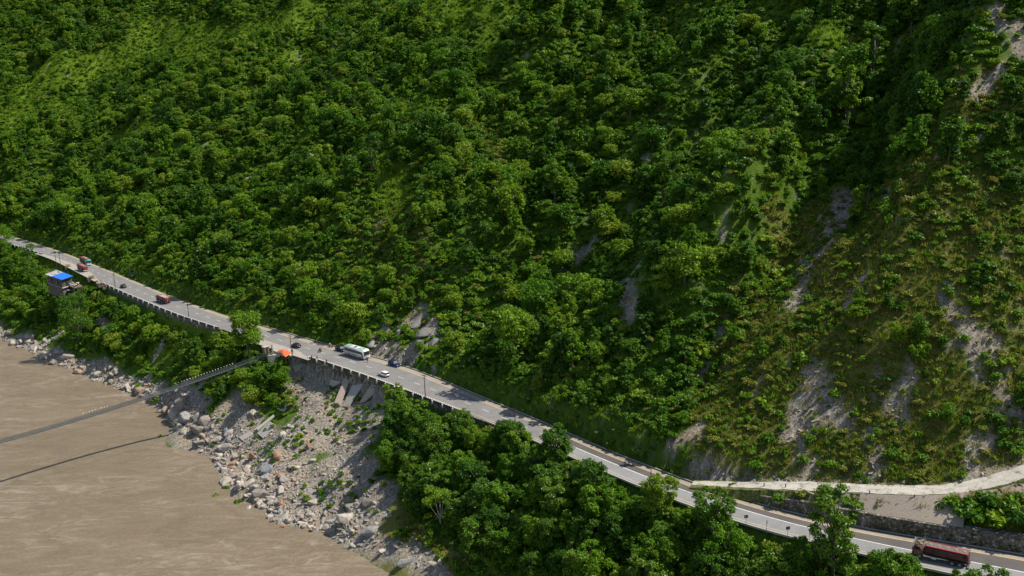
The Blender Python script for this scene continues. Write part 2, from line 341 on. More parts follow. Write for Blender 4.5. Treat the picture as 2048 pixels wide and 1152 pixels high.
t_.links.new(mix(t_, fac2.outputs[0], bc, (.34, .285, .215, 1)), b_.inputs['Base Color'])
hsum = nd(t_, 'ShaderNodeMath', operation='ADD'); t_.links.new(noise(t_, mp.outputs[0], .5, 6, .6, .8), hsum.inputs[0]); t_.links.new(noise(t_, mp.outputs[0], 2.2, 4, .6), hsum.inputs[1])
bump(t_, b_, hsum.outputs[0], .8, .5)

def roadmat(name, c0, c1_, crack=True):
    m, t, b = mat(name, .8, 0, .3); c = coords(t)
    f = noise(t, c, .25, 6, .65); f2 = noise(t, c, 4, 4, .7)
    col = ramp_(t, f, [(.3, c0), (.7, c1_)]); col = mix(t, 1., col, ramp_(t, f2, [(.3, (.88, .88, .88)), (.7, (1.08, 1.08, 1.08))]), 'MULTIPLY')
    if crack:
        n2 = noise(t, c, .12, 4, .6); n3 = noise(t, c, .6, 8, .75, 1.5)
        a = ramp_(t, n3, [(.485, (0, 0, 0)), (.5, (1, 1, 1)), (.515, (0, 0, 0))]); bb = ramp_(t, n2, [(.52, (0, 0, 0)), (.6, (1, 1, 1))])
        f3 = nd(t, 'ShaderNodeMath', operation='MULTIPLY'); t.links.new(a, f3.inputs[0]); t.links.new(bb, f3.inputs[1])
        f4 = nd(t, 'ShaderNodeMath', operation='MULTIPLY'); t.links.new(f3.outputs[0], f4.inputs[0]); f4.inputs[1].default_value = .6
        col = mix(t, f4.outputs[0], col, (.09, .085, .08, 1))
    t.links.new(col, b.inputs['Base Color']); bump(t, b, f2, .3, .02); return m
def trackmat():
    m, t, b = mat('pale worn track', .9, 0, .2); c = coords(t)
    f = noise(t, c, .45, 8, .7, .8); f2 = noise(t, c, 2.5, 6, .75)
    col = ramp_(t, f, [(.38, (.2, .185, .155)), (.46, (.42, .385, .32)), (.52, (.46, .425, .36)), (.7, (.54, .5, .43))])
    col = mix(t, 1., col, ramp_(t, f2, [(.3, (.7, .7, .7)), (.6, (1.05, 1.05, 1.05))]), 'MULTIPLY'); t.links.new(col, b.inputs['Base Color']); bump(t, b, f2, .6, .08); return m
M_road = roadmat('worn grey asphalt', (.165, .157, .146), (.222, .213, .2)); M_dark = roadmat('dark asphalt patch', (.085, .075, .068), (.115, .102, .092))
M_shld = roadmat('sandy shoulder', (.26, .22, .165), (.34, .29, .22), False); M_track = trackmat()
M_dirt = roadmat('grey gravel lay-by', (.28, .255, .21), (.36, .33, .28), False)
M_white = plain('white road paint', (.72, .71, .68), .7); M_yel = plain('faded yellow paint', (.6, .44, .22), .8); M_kerb = roadmat('kerb concrete', (.36, .34, .29), (.46, .43, .37), False)
M_dkdrain = plain('dark drain', (.035, .033, .028), .9)

# ------------------------------------------------------------------ mesh building
def link(o, parent=None):
    scene.collection.objects.link(o)
    if parent is not None: o.parent = parent
    return o
def tag(o, label=None, cat=None, group=None, kind=None):
    if label: o['label'] = label
    if cat: o['category'] = cat
    if group: o['group'] = group
    if kind: o['kind'] = kind
    return o
def empty(name, loc=(0, 0, 0), rz=0, label=None, cat=None, group=None):
    o = bpy.data.objects.new(name, None); o.location = loc; o.rotation_euler = (0, 0, rz); o.empty_display_size = .5
    link(o); return tag(o, label, cat, group)
class MB:
    def __init__(s): s.v = []; s.f = []
    def add(s, v, f):
        n = len(s.v); s.v += [tuple(map(float, p)) for p in v]; s.f += [tuple(i+n for i in q_) for q_ in f]; return s
    def box(s, c, d, rz=0, ry=0, top=1.0):
        cx, cy, cz = c; P_ = []
        for z in (-1, 1):
            k_ = top if z > 0 else 1
            for x, y in ((-1, -1), (1, -1), (1, 1), (-1, 1)): P_.append(Vector((x*d[0]/2*k_, y*d[1]/2*k_, z*d[2]/2)))
        R_ = Matrix.Rotation(rz, 3, 'Z') @ Matrix.Rotation(ry, 3, 'Y')
        P_ = [R_ @ p + Vector(c) for p in P_]
        return s.add(P_, [(0, 3, 2, 1), (4, 5, 6, 7), (0, 1, 5, 4), (1, 2, 6, 5), (2, 3, 7, 6), (3, 0, 4, 7)])
    def tube(s, pts, rad, n=8, caps=True):
        pts = [Vector(p) for p in pts]; rad = rad if hasattr(rad, '__len__') else [rad]*len(pts); V_ = []; F_ = []
        for i, p in enumerate(pts):
            d = (pts[min(i+1, len(pts)-1)]-pts[max(i-1, 0)]).normalized()
            a = d.orthogonal().normalized() if i == 0 else (s._a-d*(s._a.dot(d))).normalized(); s._a = a; b = d.cross(a)
            for j in range(n):
                th = 2*math.pi*j/n; V_.append(p+(a*math.cos(th)+b*math.sin(th))*rad[i])
        for i in range(len(pts)-1):
            for j in range(n): F_.append((i*n+j, i*n+(j+1) % n, (i+1)*n+(j+1) % n, (i+1)*n+j))
        if caps: F_.append(tuple(range(n-1, -1, -1))); F_.append(tuple((len(pts)-1)*n+j for j in range(n)))
        return s.add(V_, F_)
    def prism(s, prof, y0, y1, tp=None):
        """profile in x,z extruded along y; tp(z) scales y"""
        n = len(prof); tp = tp or (lambda z: 1)
        V_ = [(x, y0*tp(z), z) for x, z in prof]+[(x, y1*tp(z), z) for x, z in prof]
        return s.add(V_, [tuple(range(n)), tuple(range(2*n-1, n-1, -1))]+[(i, i+n, (i+1) % n+n, (i+1) % n) for i in range(n)])
    def loft(s, secs, caps=True):
        n = len(secs[0]); V_ = [p for c in secs for p in c]; F_ = []
        for i in range(len(secs)-1):
            for j in range(n): F_.append((i*n+j, i*n+(j+1) % n, (i+1)*n+(j+1) % n, (i+1)*n+j))
        if caps: F_.append(tuple(range(n-1, -1, -1))); F_.append(tuple((len(secs)-1)*n+j for j in range(n)))
        return s.add(V_, F_)
    def mesh(s, name, m=None, bevel=0, smooth_=False):
        me = bpy.data.meshes.new(name); me.from_pydata(s.v, [], s.f)
        bm = bmesh.new(); bm.from_mesh(me); bmesh.ops.recalc_face_normals(bm, faces=bm.faces)
        if bevel: bmesh.ops.bevel(bm, geom=[e_ for e_ in bm.edges if len(e_.link_faces) == 2 and e_.calc_face_angle() > .5], offset=bevel, segments=2, affect='EDGES', clamp_overlap=True)
        bm.to_mesh(me); bm.free()
        if smooth_: me.shade_smooth()
        if m: me.materials.append(m)
        return me
    def build(s, name, m, parent=None, bevel=0, smooth_=False):
        return link(bpy.data.objects.new(name, s.mesh(name, m, bevel, smooth_)), parent)
def npmesh(name, V_, F_, m, smooth_=False):
    me = bpy.data.meshes.new(name); V_ = np.asarray(V_, np.float32); F_ = np.asarray(F_, np.int32); n = F_.shape[1]
    me.vertices.add(len(V_)); me.vertices.foreach_set('co', V_.ravel()); me.loops.add(F_.size); me.loops.foreach_set('vertex_index', F_.ravel())
    me.polygons.add(len(F_)); me.polygons.foreach_set('loop_start', np.arange(0, F_.size, n, dtype=np.int32)); me.polygons.foreach_set('loop_total', np.full(len(F_), n, np.int32))
    if smooth_: me.polygons.foreach_set('use_smooth', np.ones(len(F_), bool))
    me.update(calc_edges=True); me.materials.append(m); return me

# ------------------------------------------------------------------ the setting
j, i = np.meshgrid(np.arange(NY-1), np.arange(NX-1), indexing='ij'); a = (j*NX+i).ravel()
me = npmesh('hillside', np.stack([GX.ravel(), GY.ravel(), T.ravel()], 1), np.stack([a, a+1, a+NX+1, a+NX], 1), terrain_m, True)
ca = me.color_attributes.new('zone', 'FLOAT_COLOR', 'POINT'); ca.data.foreach_set('color', np.stack([ZR.ravel(), ZG.ravel(), ZD.ravel(), np.ones(NX*NY)], 1).astype(np.float32).ravel())
tag(link(bpy.data.objects.new('hillside', me)), kind='structure', label='steep forested hillside falling to the river bank')
# far ground: one sheet with a valley floor so the world goes on past the hill
mb = MB().add([(-3000, -3000, -7.5), (3000, -3000, -7.5), (3000, 3000, -7.5), (-3000, 3000, -7.5)], [(0, 1, 2, 3)])
tag(mb.build('ground', terrain_m), kind='structure', label='ground sheet under the river valley')
mb = MB().add([(-1500, -600, 0), (329, -600, 0), (329, 900, 0), (-1500, 900, 0)], [(0, 1, 2, 3)])
tag(mb.build('river_water', water_m), kind='structure', label='muddy brown river with pale foam streaks')

def strip(s0, s1, o0, o1, dz, ds=2.0, dz2=None):
    """sheet along the road; o0, o1 give the lower and upper offsets as functions of s"""
    S_ = np.linspace(s0, s1, max(2, int((s1-s0)/ds)+1)); V_ = []
    for s_ in S_:
        V_.append(rp(s_, o0(s_), dz)); V_.append(rp(s_, o1(s_), dz if dz2 is None else dz2))
    return MB().add(V_, [(2*i_, 2*i_+2, 2*i_+3, 2*i_+1) for i_ in range(len(S_)-1)])
wU = lambda s_: float(np.interp(s_, RS, WU)); wL = lambda s_: float(np.interp(s_, RS, WL))
SA, SB = 20, RS[-1]-20
LAY = lambda s_: 3.0*float(sstep(SX[110]-10, SX[160], s_)*(1-sstep(SX[228]-25, SX[228]-5, s_)))+2.5*float(sstep(SX[540]-8, SX[540], s_)*(1-sstep(SX[640]-8, SX[640], s_)))
SH = lambda s_: float(np.interp(s_, [SX[30], SX[300], SX[465], SX[640], SX[900], SX[1130], SX[2040]], [.8, 1.1, 1.6, 2.2, 1.7, 1.3, 1.5]))
tag(strip(SA, SB, lambda s_: -wL(s_)-.3, lambda s_: wU(s_)+.05, 0).build('highway', M_road), kind='structure', label='two lane grey highway along the foot of the hill')
tag(strip(SA, SB, lambda s_: wU(s_)-SH(s_), lambda s_: wU(s_), .006).build('shoulder', M_shld), kind='structure', label='sandy shoulder strip on the hill side of the highway')
tag(strip(SX[540]-12, SX[640]+4, lambda s_: -wL(s_)-2.2, lambda s_: -wL(s_)+LAY(s_)*.8+.1, .006).build('layby', M_dirt), kind='structure', label='gravel lay-by beside the orange stall')
tag(strip(SX[110]-10, SX[228]-5, lambda s_: -wL(s_)-2.2, lambda s_: -wL(s_)+LAY(s_)*.8+.1, .006).build('layby', M_dirt), kind='structure', label='pale dusty lay-by in front of the blue roofed shack')
CEN = lambda s_: float(np.interp(s_, [SX[1130], SX[1300], SX[1480], SX[1720], SX[2040]], [.05, .0, .1, -.1, -.2]))
tag(strip(SX[1130]-1, SB, lambda s_: CEN(s_)+.12, lambda s_: wU(s_)-SH(s_)-.02, .006).build('resurfaced_lane', M_dark), kind='structure', label='dark resurfaced uphill lane of the highway')
tag(strip(SX[1130]+2, SB, lambda s_: -wL(s_)-.28, lambda s_: CEN(s_)-.1, .006).build('concrete_lane', roadmat('light grey concrete lane', (.2, .197, .19), (.255, .25, .243))), kind='structure', label='light grey lower lane of the highway')
tag(strip(SA, SB, lambda s_: wU(s_)-SH(s_)-.22, lambda s_: wU(s_)-SH(s_)-.04, .012).build('edge_line', M_yel), kind='structure', label='faded yellow edge line on the hill side')
tag(strip(SX[1130]-1, SB, lambda s_: CEN(s_)-.1, lambda s_: CEN(s_)+.1, .012).build('centre_line', M_white), kind='structure', label='solid white centre line beside the dark lane')
tag(strip(SX[640], SB, lambda s_: -wL(s_)+.75, lambda s_: -wL(s_)+.88, .012).build('edge_line', M_yel), kind='structure', label='pale edge line on the river side of the highway')
mb = MB(); s_ = SA
while s_ < SX[1130]-4:
    of = -.35; q_ = [rp(s_, of-.07, .012), rp(s_+3.0, of-.07, .012), rp(s_+3.0, of+.07, .012), rp(s_, of+.07, .012)]; mb.add(q_, [(0, 1, 2, 3)]); s_ += 8.2
tag(mb.build('lane_dashes', M_white), kind='structure', label='white dashed centre line of the highway')
def kerbrun(name, s0, s1, off, w_, h_, m, label):
    S_ = np.linspace(s0, s1, int((s1-s0)/2)); sec = []
    for q_ in S_:
        sec.append([rp(q_, off(q_), -.3), rp(q_, off(q_), h_), rp(q_, off(q_)+w_, h_), rp(q_, off(q_)+w_, -.3)])
    tag(MB().loft(sec).build(name, m), kind='structure', label=label)
kerbrun('kerb', SX[465], SB, lambda s_: wU(s_)+.5, .22, .2, M_kerb, 'concrete kerb beyond the roadside drain')
kerbrun('kerb_lower', SX[1000], SB, lambda s_: -wL(s_)-.5, .24, .14, M_kerb, 'concrete kerb on the river side of the highway')
tag(strip(SX[465], SB, lambda s_: wU(s_)+.052, lambda s_: wU(s_)+.49, -.05).build('drain', M_dkdrain), kind='structure', label='dark roadside drain under the hill')
# dirt patches and dropped stones on the shoulder
# side track
TS = np.r_[0, np.cumsum(np.linalg.norm(np.diff(TR[:, :2], axis=0), axis=1))]
TT = np.gradient(TR[:, :2], axis=0); TT /= np.linalg.norm(TT, axis=1)[:, None]
V_ = []
for q_, n_ in zip(TR, TT):
    x = np.interp(len(V_), [0, 30], [1.2, 2.3])+random.uniform(-.3, .3)
    a = q_[:2]+np.array([-n_[1], n_[0]])*x; b = q_[:2]-np.array([-n_[1], n_[0]])*x
    V_ += [(a[0], a[1], q_[2]+.03), (b[0], b[1], q_[2]+.03)]
tag(MB().add(V_, [(2*i_, 2*i_+1, 2*i_+3, 2*i_+2) for i_ in range(len(TR)-1)]).build('side_track', M_track), kind='structure', label='pale concrete side track climbing to the right')

sec = []
for q_, n_ in zip(TR, TT):
    nn_ = np.array([-n_[1], n_[0]]); z_ = q_[2]
    f = lambda o_, dz: (q_[0]+nn_[0]*o_, q_[1]+nn_[1]*o_, z_+dz)
    j_ = random.uniform(-.25, .25); sec.append([f(-3.6+j_, -2.2), f(-2.5+j_, -.05+j_*.3), f(-1.4, -.02), f(1.4, -.02), f(2.4+j_, -.05), f(3.2, -1.6)])
tag(MB().loft(sec).build('track_verge', terrain_rock), kind='structure', label='gravelly verge and bank of the side track')

# ------------------------------------------------------------------ foliage meshes
def leaf_cloud(rng, blobs, n, size, inner=.2, up=.35, low=-.35, flatz=.8):
    B = np.array(blobs, float); wgt = B[:, 3]**2; wgt /= wgt.sum(); id_ = rng.choice(len(B), n, p=wgt); b = B[id_]
    d = rng.normal(size=(n, 3)); d /= np.linalg.norm(d, axis=1)[:, None]
    flip = d[:, 2] < low; d[flip, 2] *= -1
    lump = 1+.28*np.sin(d[:, 0]*5+id_*1.7)*np.sin(d[:, 1]*5+id_)*np.cos(d[:, 2]*4+id_)
    rr = b[:, 3]*np.where(rng.random(n) < inner, rng.random(n)**.5*.8, rng.uniform(.7, 1.0, n)+np.abs(rng.normal(size=n))*.16)*lump
    P_ = b[:, :3]+d*rr[:, None]*np.array([1, 1, flatz])
    N_ = d*.5+np.array([0, 0, up])+rng.normal(size=(n, 3))*.5; N_ /= np.linalg.norm(N_, axis=1)[:, None]
    r = rng.normal(size=(n, 3)); A = np.cross(N_, r); A /= np.linalg.norm(A, axis=1)[:, None]; Bv = np.cross(N_, A)
    sz = size*rng.uniform(.6, 1.35, n); A *= (sz*.75)[:, None]; Bv *= (sz*.42)[:, None]
    V_ = np.stack([P_-A, P_+Bv-N_*sz[:, None]*.08, P_+A, P_-Bv-N_*sz[:, None]*.08], 1).reshape(-1, 3)
    return V_, np.arange(4*n).reshape(-1, 4)
def make_tree(rng, R_, Ht, n, size, nb=12, lobes=.42, trunk=True, spread=.75, base=.38, flatz=.8, low=-.35):
    """returns crown verts/faces and trunk MB"""
    blobs = []; tb = MB(); tr = .021*Ht
    lean = rng.normal(size=2)*.04*Ht
    top = Vector((lean[0], lean[1], Ht*.8))
    tb.tube([(0, 0, -1.2), (lean[0]*.2, lean[1]*.2, Ht*.2), (lean[0]*.6, lean[1]*.6, Ht*.5), top], [tr*1.3, tr, tr*.7, tr*.25], 7)
    for i_ in range(nb):
        f = (i_+.5)/nb; z = Ht*(base+(1-base)*.9*f); env = math.sin(math.pi*min(1, .22+.78*(1-f)**.8)*.62+.35)
        a_ = i_*2.4+rng.uniform(-.5, .5); rad = R_*env*spread*rng.uniform(.5, 1)
        br = R_*lobes*rng.choice([.5, .7, 1, 1.3])*rng.uniform(.8, 1.15)*(1-.2*f)
        c = (math.cos(a_)*rad+lean[0]*f, math.sin(a_)*rad+lean[1]*f, z); blobs.append((*c, br))
        p0 = Vector((lean[0]*f*.7, lean[1]*f*.7, z*rng.uniform(.55, .75)))
        if i_ % 2 == 0 or nb < 12: tb.tube([p0, p0.lerp(Vector(c), .5)+Vector((0, 0, .2)), Vector(c)], [tr*.38, tr*.24, tr*.08], 5, False)
    V_, F_ = leaf_cloud(rng, blobs, n, size, flatz=flatz, low=low)
    return V_, F_, tb
class Kind: pass
def kind_tree(name, rng, m, bk, **kw):
    V_, F_, tb = make_tree(rng, **kw); k_ = Kind()
    k_.crown = npmesh(name+' crown', V_, F_, m); k_.trunk = tb.mesh(name+' trunk', bk); k_.H = kw['Ht']; k_.R = kw['R_']; k_.src = None; k_.name = name
    return k_
rng = np.random.default_rng(11)
HILL = []
for i_, (m, R_, Ht) in enumerate([(L_dark, 3.6, 8), (L_mid, 3.9, 8.5), (L_dark, 3.0, 9.5), (L_mid, 3.3, 7), (L_lite, 3.4, 7.5), (L_mid, 2.6, 8), (L_dark, 4.2, 7.5), (L_lite, 3, 6.5), (L_mid, 2.3, 10.5), (L_dark, 2.0, 8.5), (L_lite, 4.6, 6.5)]):
    HILL.append(kind_tree('broadleaf_tree', rng, m, bark, R_=R_, Ht=Ht, n=2600, size=.4, nb=int(rng.integers(14, 30)), lobes=float(rng.uniform(.27, .4)), base=float(rng.uniform(.1, .35)), flatz=float(rng.uniform(.6, 1.1)), spread=float(rng.uniform(.6, .95))))
NEAR = []
for i_, (m, R_, Ht) in enumerate([(L_mid, 4.2, 9.5), (L_dark, 4.6, 9), (L_big, 4.0, 10.5), (L_mid, 3.6, 8), (L_big, 4.4, 9), (L_mid, 3.6, 10)]):
    NEAR.append(kind_tree('broadleaf_tree', rng, m, bark, R_=R_, Ht=Ht, n=11000, size=.27, nb=38, lobes=.27, base=.15))
def shrub_mesh(rng, m, R_, n, size, fl=.75):
    bl = [(rng.uniform(-.6, .6)*R_, rng.uniform(-.6, .6)*R_, R_*rng.uniform(.25, .6), R_*rng.uniform(.35, .6)) for _ in range(6)]
    V_, F_ = leaf_cloud(rng, bl, n, size, .25, .4, -.1, fl); return npmesh('shrub', V_, F_, m)
SHR_G = [shrub_mesh(rng, m, 1.5, 420, .36) for m in (L_mid, L_dark, L_mid, L_lite)]
SHR_O = [shrub_mesh(rng, m, 1.2, 380, .28) for m in (L_olive, L_olive, L_mid)]
SHR_B = [shrub_mesh(rng, L_big, 1.6, 330, .55)]
def tuft_mesh(rng, m, n=34, h=.8, r=.75, w_=.09):
    V_ = []
    for _ in range(n):
        a_, rr = rng.uniform(0, 6.28), r*rng.random()**.6; x, y = math.cos(a_)*rr, math.sin(a_)*rr; b = rng.uniform(0, 6.28); hh = h*rng.uniform(.5, 1.1); l = rng.normal(size=2)*.3*h
        V_ += [(x-w_*math.cos(b), y-w_*math.sin(b), -.1), (x+w_*math.cos(b), y+w_*math.sin(b), -.1), (x+l[0], y+l[1], hh)]
    return npmesh('grass tuft', V_, np.arange(len(V_)).reshape(-1, 3), m)
def rock_mesh(rng, m, flatn=.6, n=16):
    P_ = rng.normal(size=(n, 3)); P_ /= np.linalg.norm(P_, axis=1)[:, None]; P_ *= np.array([1, rng.uniform(.6, .9), flatn])*rng.uniform(.85, 1.1, (n, 1))
    bm = bmesh.new()
    for p in P_: bm.verts.new(p)
    r = bmesh.ops.convex_hull(bm, input=bm.verts); bmesh.ops.delete(bm, geom=[g for g in r['geom_interior'] if isinstance(g, bmesh.types.BMVert)], context='VERTS')
    bmesh.ops.bevel(bm, geom=list(bm.edges), offset=.06, segments=1, affect='EDGES')
    me = bpy.data.meshes.new('boulder'); bm.to_mesh(me); bm.free(); me.materials.append(m); return me
ROCKS = [rock_mesh(rng, R_mix, f) for f in (.5, .65, .8, .4, .6)]

# ------------------------------------------------------------------ one object that scatters visible things' meshes
def scatter(name, P_, rot, scl, typ, protos, label, cat):
    P_ = np.asarray(P_, np.float32); me = bpy.data.meshes.new(name); me.vertices.add(len(P_)); me.vertices.foreach_set('co', P_.ravel())
    for nm, dt, arr in (('rot', 'FLOAT_VECTOR', rot), ('scl', 'FLOAT_VECTOR', scl)):
        me.attributes.new(nm, dt, 'POINT').data.foreach_set('vector', np.asarray(arr, np.float32).ravel())
    me.attributes.new('typ', 'INT', 'POINT').data.foreach_set('value', np.asarray(typ, np.int32))
    o = link(bpy.data.objects.new(name, me)); g = bpy.data.node_groups.new(name, 'GeometryNodeTree')
    g.interface.new_socket('Geometry', in_out='INPUT', socket_type='NodeSocketGeometry'); g.interface.new_socket('Geometry', in_out='OUTPUT', socket_type='NodeSocketGeometry')
    gi = g.nodes.new('NodeGroupInput'); go = g.nodes.new('NodeGroupOutput'); jn = g.nodes.new('GeometryNodeJoinGeometry')
    def attr(nm, dt):
        n = g.nodes.new('GeometryNodeInputNamedAttribute'); n.data_type = dt; n.inputs['Name'].default_value = nm; return n.outputs['Attribute']
    ar, as_, at_ = attr('rot', 'FLOAT_VECTOR'), attr('scl', 'FLOAT_VECTOR'), attr('typ', 'INT')
    for k_, pr in enumerate(protos):
        if not (np.asarray(typ) == k_).any(): continue
        cmp_ = g.nodes.new('FunctionNodeCompare'); cmp_.data_type = 'INT'; cmp_.operation = 'EQUAL'; g.links.new(at_, cmp_.inputs[2]); cmp_.inputs[3].default_value = k_
        ip = g.nodes.new('GeometryNodeInstanceOnPoints'); ob = g.nodes.new('GeometryNodeObjectInfo'); ob.transform_space = 'ORIGINAL'; ob.inputs['Object'].default_value = pr; ob.inputs['As Instance'].default_value = True
        g.links.new(gi.outputs[0], ip.inputs['Points']); g.links.new(cmp_.outputs[0], ip.inputs['Selection']); g.links.new(ob.outputs['Geometry'], ip.inputs['Instance'])
        e2r = g.nodes.new('FunctionNodeEulerToRotation'); g.links.new(ar, e2r.inputs[0]); g.links.new(e2r.outputs[0], ip.inputs['Rotation']); g.links.new(as_, ip.inputs['Scale'])
        g.links.new(ip.outputs[0], jn.inputs[0])
    g.links.new(jn.outputs[0], go.inputs[0]); md = o.modifiers.new('scatter', 'NODES'); md.node_group = g
    return tag(o, label, cat, kind='stuff')

# ------------------------------------------------------------------ where plants grow
def samp(A, x, y): return hz(x, y, A)
def projv(P_):
    v_ = P_-_C; k_ = v_@_fw; return 1024+FPX*(v_@_R)/k_, 576-FPX*(v_@_U)/k_, k_
E_ = np.where(sg > 0, e, ed).reshape(NY, NX); SG = sg.reshape(NY, NX); DW = np.where(wd > 0, dw, -dw).reshape(NY, NX); SS = ss.reshape(NY, NX)
TDm = (te*tin).reshape(NY, NX); TIN = tin.reshape(NY, NX)
TD_, _, _ = nearest(PP, TR[:, :2]); TD_ = TD_.reshape(NY, NX)
def jitter(sp_, seed):
    r = np.random.default_rng(seed); x, y = np.meshgrid(np.arange(X0+5, X1-5, sp_), np.arange(Y0+5, Y1-5, sp_)); n = x.size
    x = x.ravel()+r.uniform(-.45, .45, n)*sp_; y = y.ravel()+r.uniform(-.45, .45, n)*sp_; z = hz(x, y); P_ = np.stack([x, y, z], 1)
    px, py, k_ = projv(P_); m_ = (k_ > 60) & (px > -140) & (px < 2190) & (py > -110) & (py < 1290); return P_[m_], px[m_], py[m_], k_[m_], r
def in_el(px, py, L):
    m_ = np.zeros(len(px), bool)
    for cx, cy, rx, ry, a_ in L:
        a_ = math.radians(a_); dx, dy = px-cx, py-cy; u, v_ = dx*math.cos(a_)+dy*math.sin(a_), -dx*math.sin(a_)+dy*math.cos(a_); m_ |= (u/rx)**2+(v_/ry)**2 < 1
    return m_
GN = np.clip(ZG, 0, 1).copy()
for _ in range(3): GN = (GN+np.roll(GN, 3, 0)+np.roll(GN, -3, 0)+np.roll(GN, 3, 1)+np.roll(GN, -3, 1))/5
# open ground on the river side: slide, beach, yard of the shack
OPEN = [(665,790,75,75,20),(610,905,130,70,30),(700,860,75,95,30),(560,980,170,60,22),(700,1010,120,55,20),(445,880,60,50,40),(135,548,70,17,20),(195,570,45,12,20),(320,720,25,30,-20),(385,830,40,40,0),(600,740,25,20,0),(740,1060,40,22,30),(900,800,30,12,22),(80,712,100,22,20),(250,795,100,18,25),(150,655,25,20,0),(35,690,50,20,0)]
SPUR = [(1590,770,125,230,12),(1800,720,260,260,0),(2000,760,120,230,0),(1660,470,70,70,0),(1700,560,120,120,0),(1430,850,60,90,0)]
CLUST = [(1790,640,75,42,10),(1690,640,45,50,10),(1900,850,70,45,0),(1990,825,30,22,0),(1840,700,60,35,0),(1450,600,60,50,0),(1700,590,40,22,0),(1950,560,60,30,0),(1520,720,20,30,0)]
OPENH = [(790,670,60,30,0),(1155,510,30,14,-35),(1255,570,35,40,-30),(2010,110,40,90,20),(1975,180,45,20,-20),(1465,285,12,20,0),(740,650,12,30,0)]
lopy = lambda x_: np.interp(x_, [p[0] for p in LO], [p[1] for p in LO])
uppy = lambda x_: np.interp(x_, [p[0] for p in UP], [p[1] for p in UP])
def cap_height(P_, k_, h, extra=0):
    """trees below the road are only as tall as leaves the road in view"""
    px, py, kk = projv(P_); room = (py-lopy(px)+extra)*kk/FPX/.97
    return room

trees = []   # (x,y,z,scale,rz,kind list,idx,depth,px,py, zonekey)
P_, px, py, kk, r = jitter(4.3, 21)
eg = samp(E_, P_[:, 0], P_[:, 1]); sgv = samp(SG, P_[:, 0], P_[:, 1]); dwv = samp(DW, P_[:, 0], P_[:, 1]); g_ = samp(ZG, P_[:, 0], P_[:, 1]); rk_ = samp(ZR, P_[:, 0], P_[:, 1]); dr_ = samp(ZD, P_[:, 0], P_[:, 1]); tdv = samp(TD_, P_[:, 0], P_[:, 1])
dens = fbm(P_[:, 0], P_[:, 1], 35, 3); u_ = r.random(len(P_))
clump = perlin(P_[:, 0]/28+9, P_[:, 1]/28)
for q_ in range(len(P_)):
    x, y, z = P_[q_]; X_, Y_, K_ = px[q_], py[q_], kk[q_]; uphill = sgv[q_] > 0
    if eg[q_] < 3.2 or rk_[q_] > .55 or tdv[q_] < 6: continue
    if uphill:
        p_ = .62+.3*clump[q_]
        if in_el(np.array([X_]), np.array([Y_]), SPUR)[0]: p_ = .07
        elif in_el(np.array([X_]), np.array([Y_]), OPENH)[0]: p_ = 0
        p_ *= (1-.8*g_[q_])*(1-.8*min(1, dr_[q_]))
        clu = in_el(np.array([X_]), np.array([Y_]), CLUST)[0]
        if clu: p_ = .9
        if u_[q_] > p_: continue
        s_ = (.42+.95*r.random()**1.6)*(1+.3*clump[q_])*(.95+.3*dens[q_])*(1-.45*min(1, 1.5*float(samp(GN, x, y))))
        if eg[q_] < 7: s_ *= .6
        if clu: s_ = r.uniform(.35, .7)
        if r.random() < .04: s_ *= 1.3
        c_ = r.random()+clump[q_]*.25+ (.1 if X_ > 1250 else -.02)
        idx = int(r.choice([0, 2, 6, 9])) if c_ > .6 else (int(r.choice([1, 3, 5, 8])) if c_ > .17 else int(r.choice([4, 10, 7])))
        trees.append([x, y, z, s_, HILL, idx, K_, X_, Y_])
    else:
        if dwv[q_] < 9: continue
        if in_el(np.array([X_]), np.array([Y_]), OPEN)[0]: continue
        if u_[q_] > .93: continue
        near = X_ > 640; L_ = NEAR if near else HILL; idx = int(r.integers(len(L_)))
        if not near and idx == 7: idx = 4
        s_ = r.uniform(.6, 1.25); room = (Y_-lopy(X_)+(18 if X_ > 960 else 6 if X_ > 880 else 3))*K_/FPX/.97
        # keep the slide and the beach in view too
        h_ = L_[idx].H*s_*.95
        if h_ > room: s_ *= max(room, .6)/h_
        if not near: s_ *= .8
        hp = L_[idx].H*s_*FPX/K_*.6
        if in_el(np.array([X_, X_-12, X_]), np.array([Y_-hp, Y_-hp*.7, Y_-hp*1.5]), OPEN+[(118,551,32,13,10)]).any(): s_ *= .45
        if 330 < X_ < 560 and Y_ > np.interp(X_, [350, 460, 545], [785, 745, 710])+3:
            rb = (Y_-np.interp(X_, [350, 460, 545], [785, 745, 710])-3)*K_/FPX; s_ = min(s_, max(rb, .5)/(L_[idx].H*1.05))
        if s_ < .22: continue
        trees.append([x, y, z, s_, L_, idx, K_, X_, Y_])
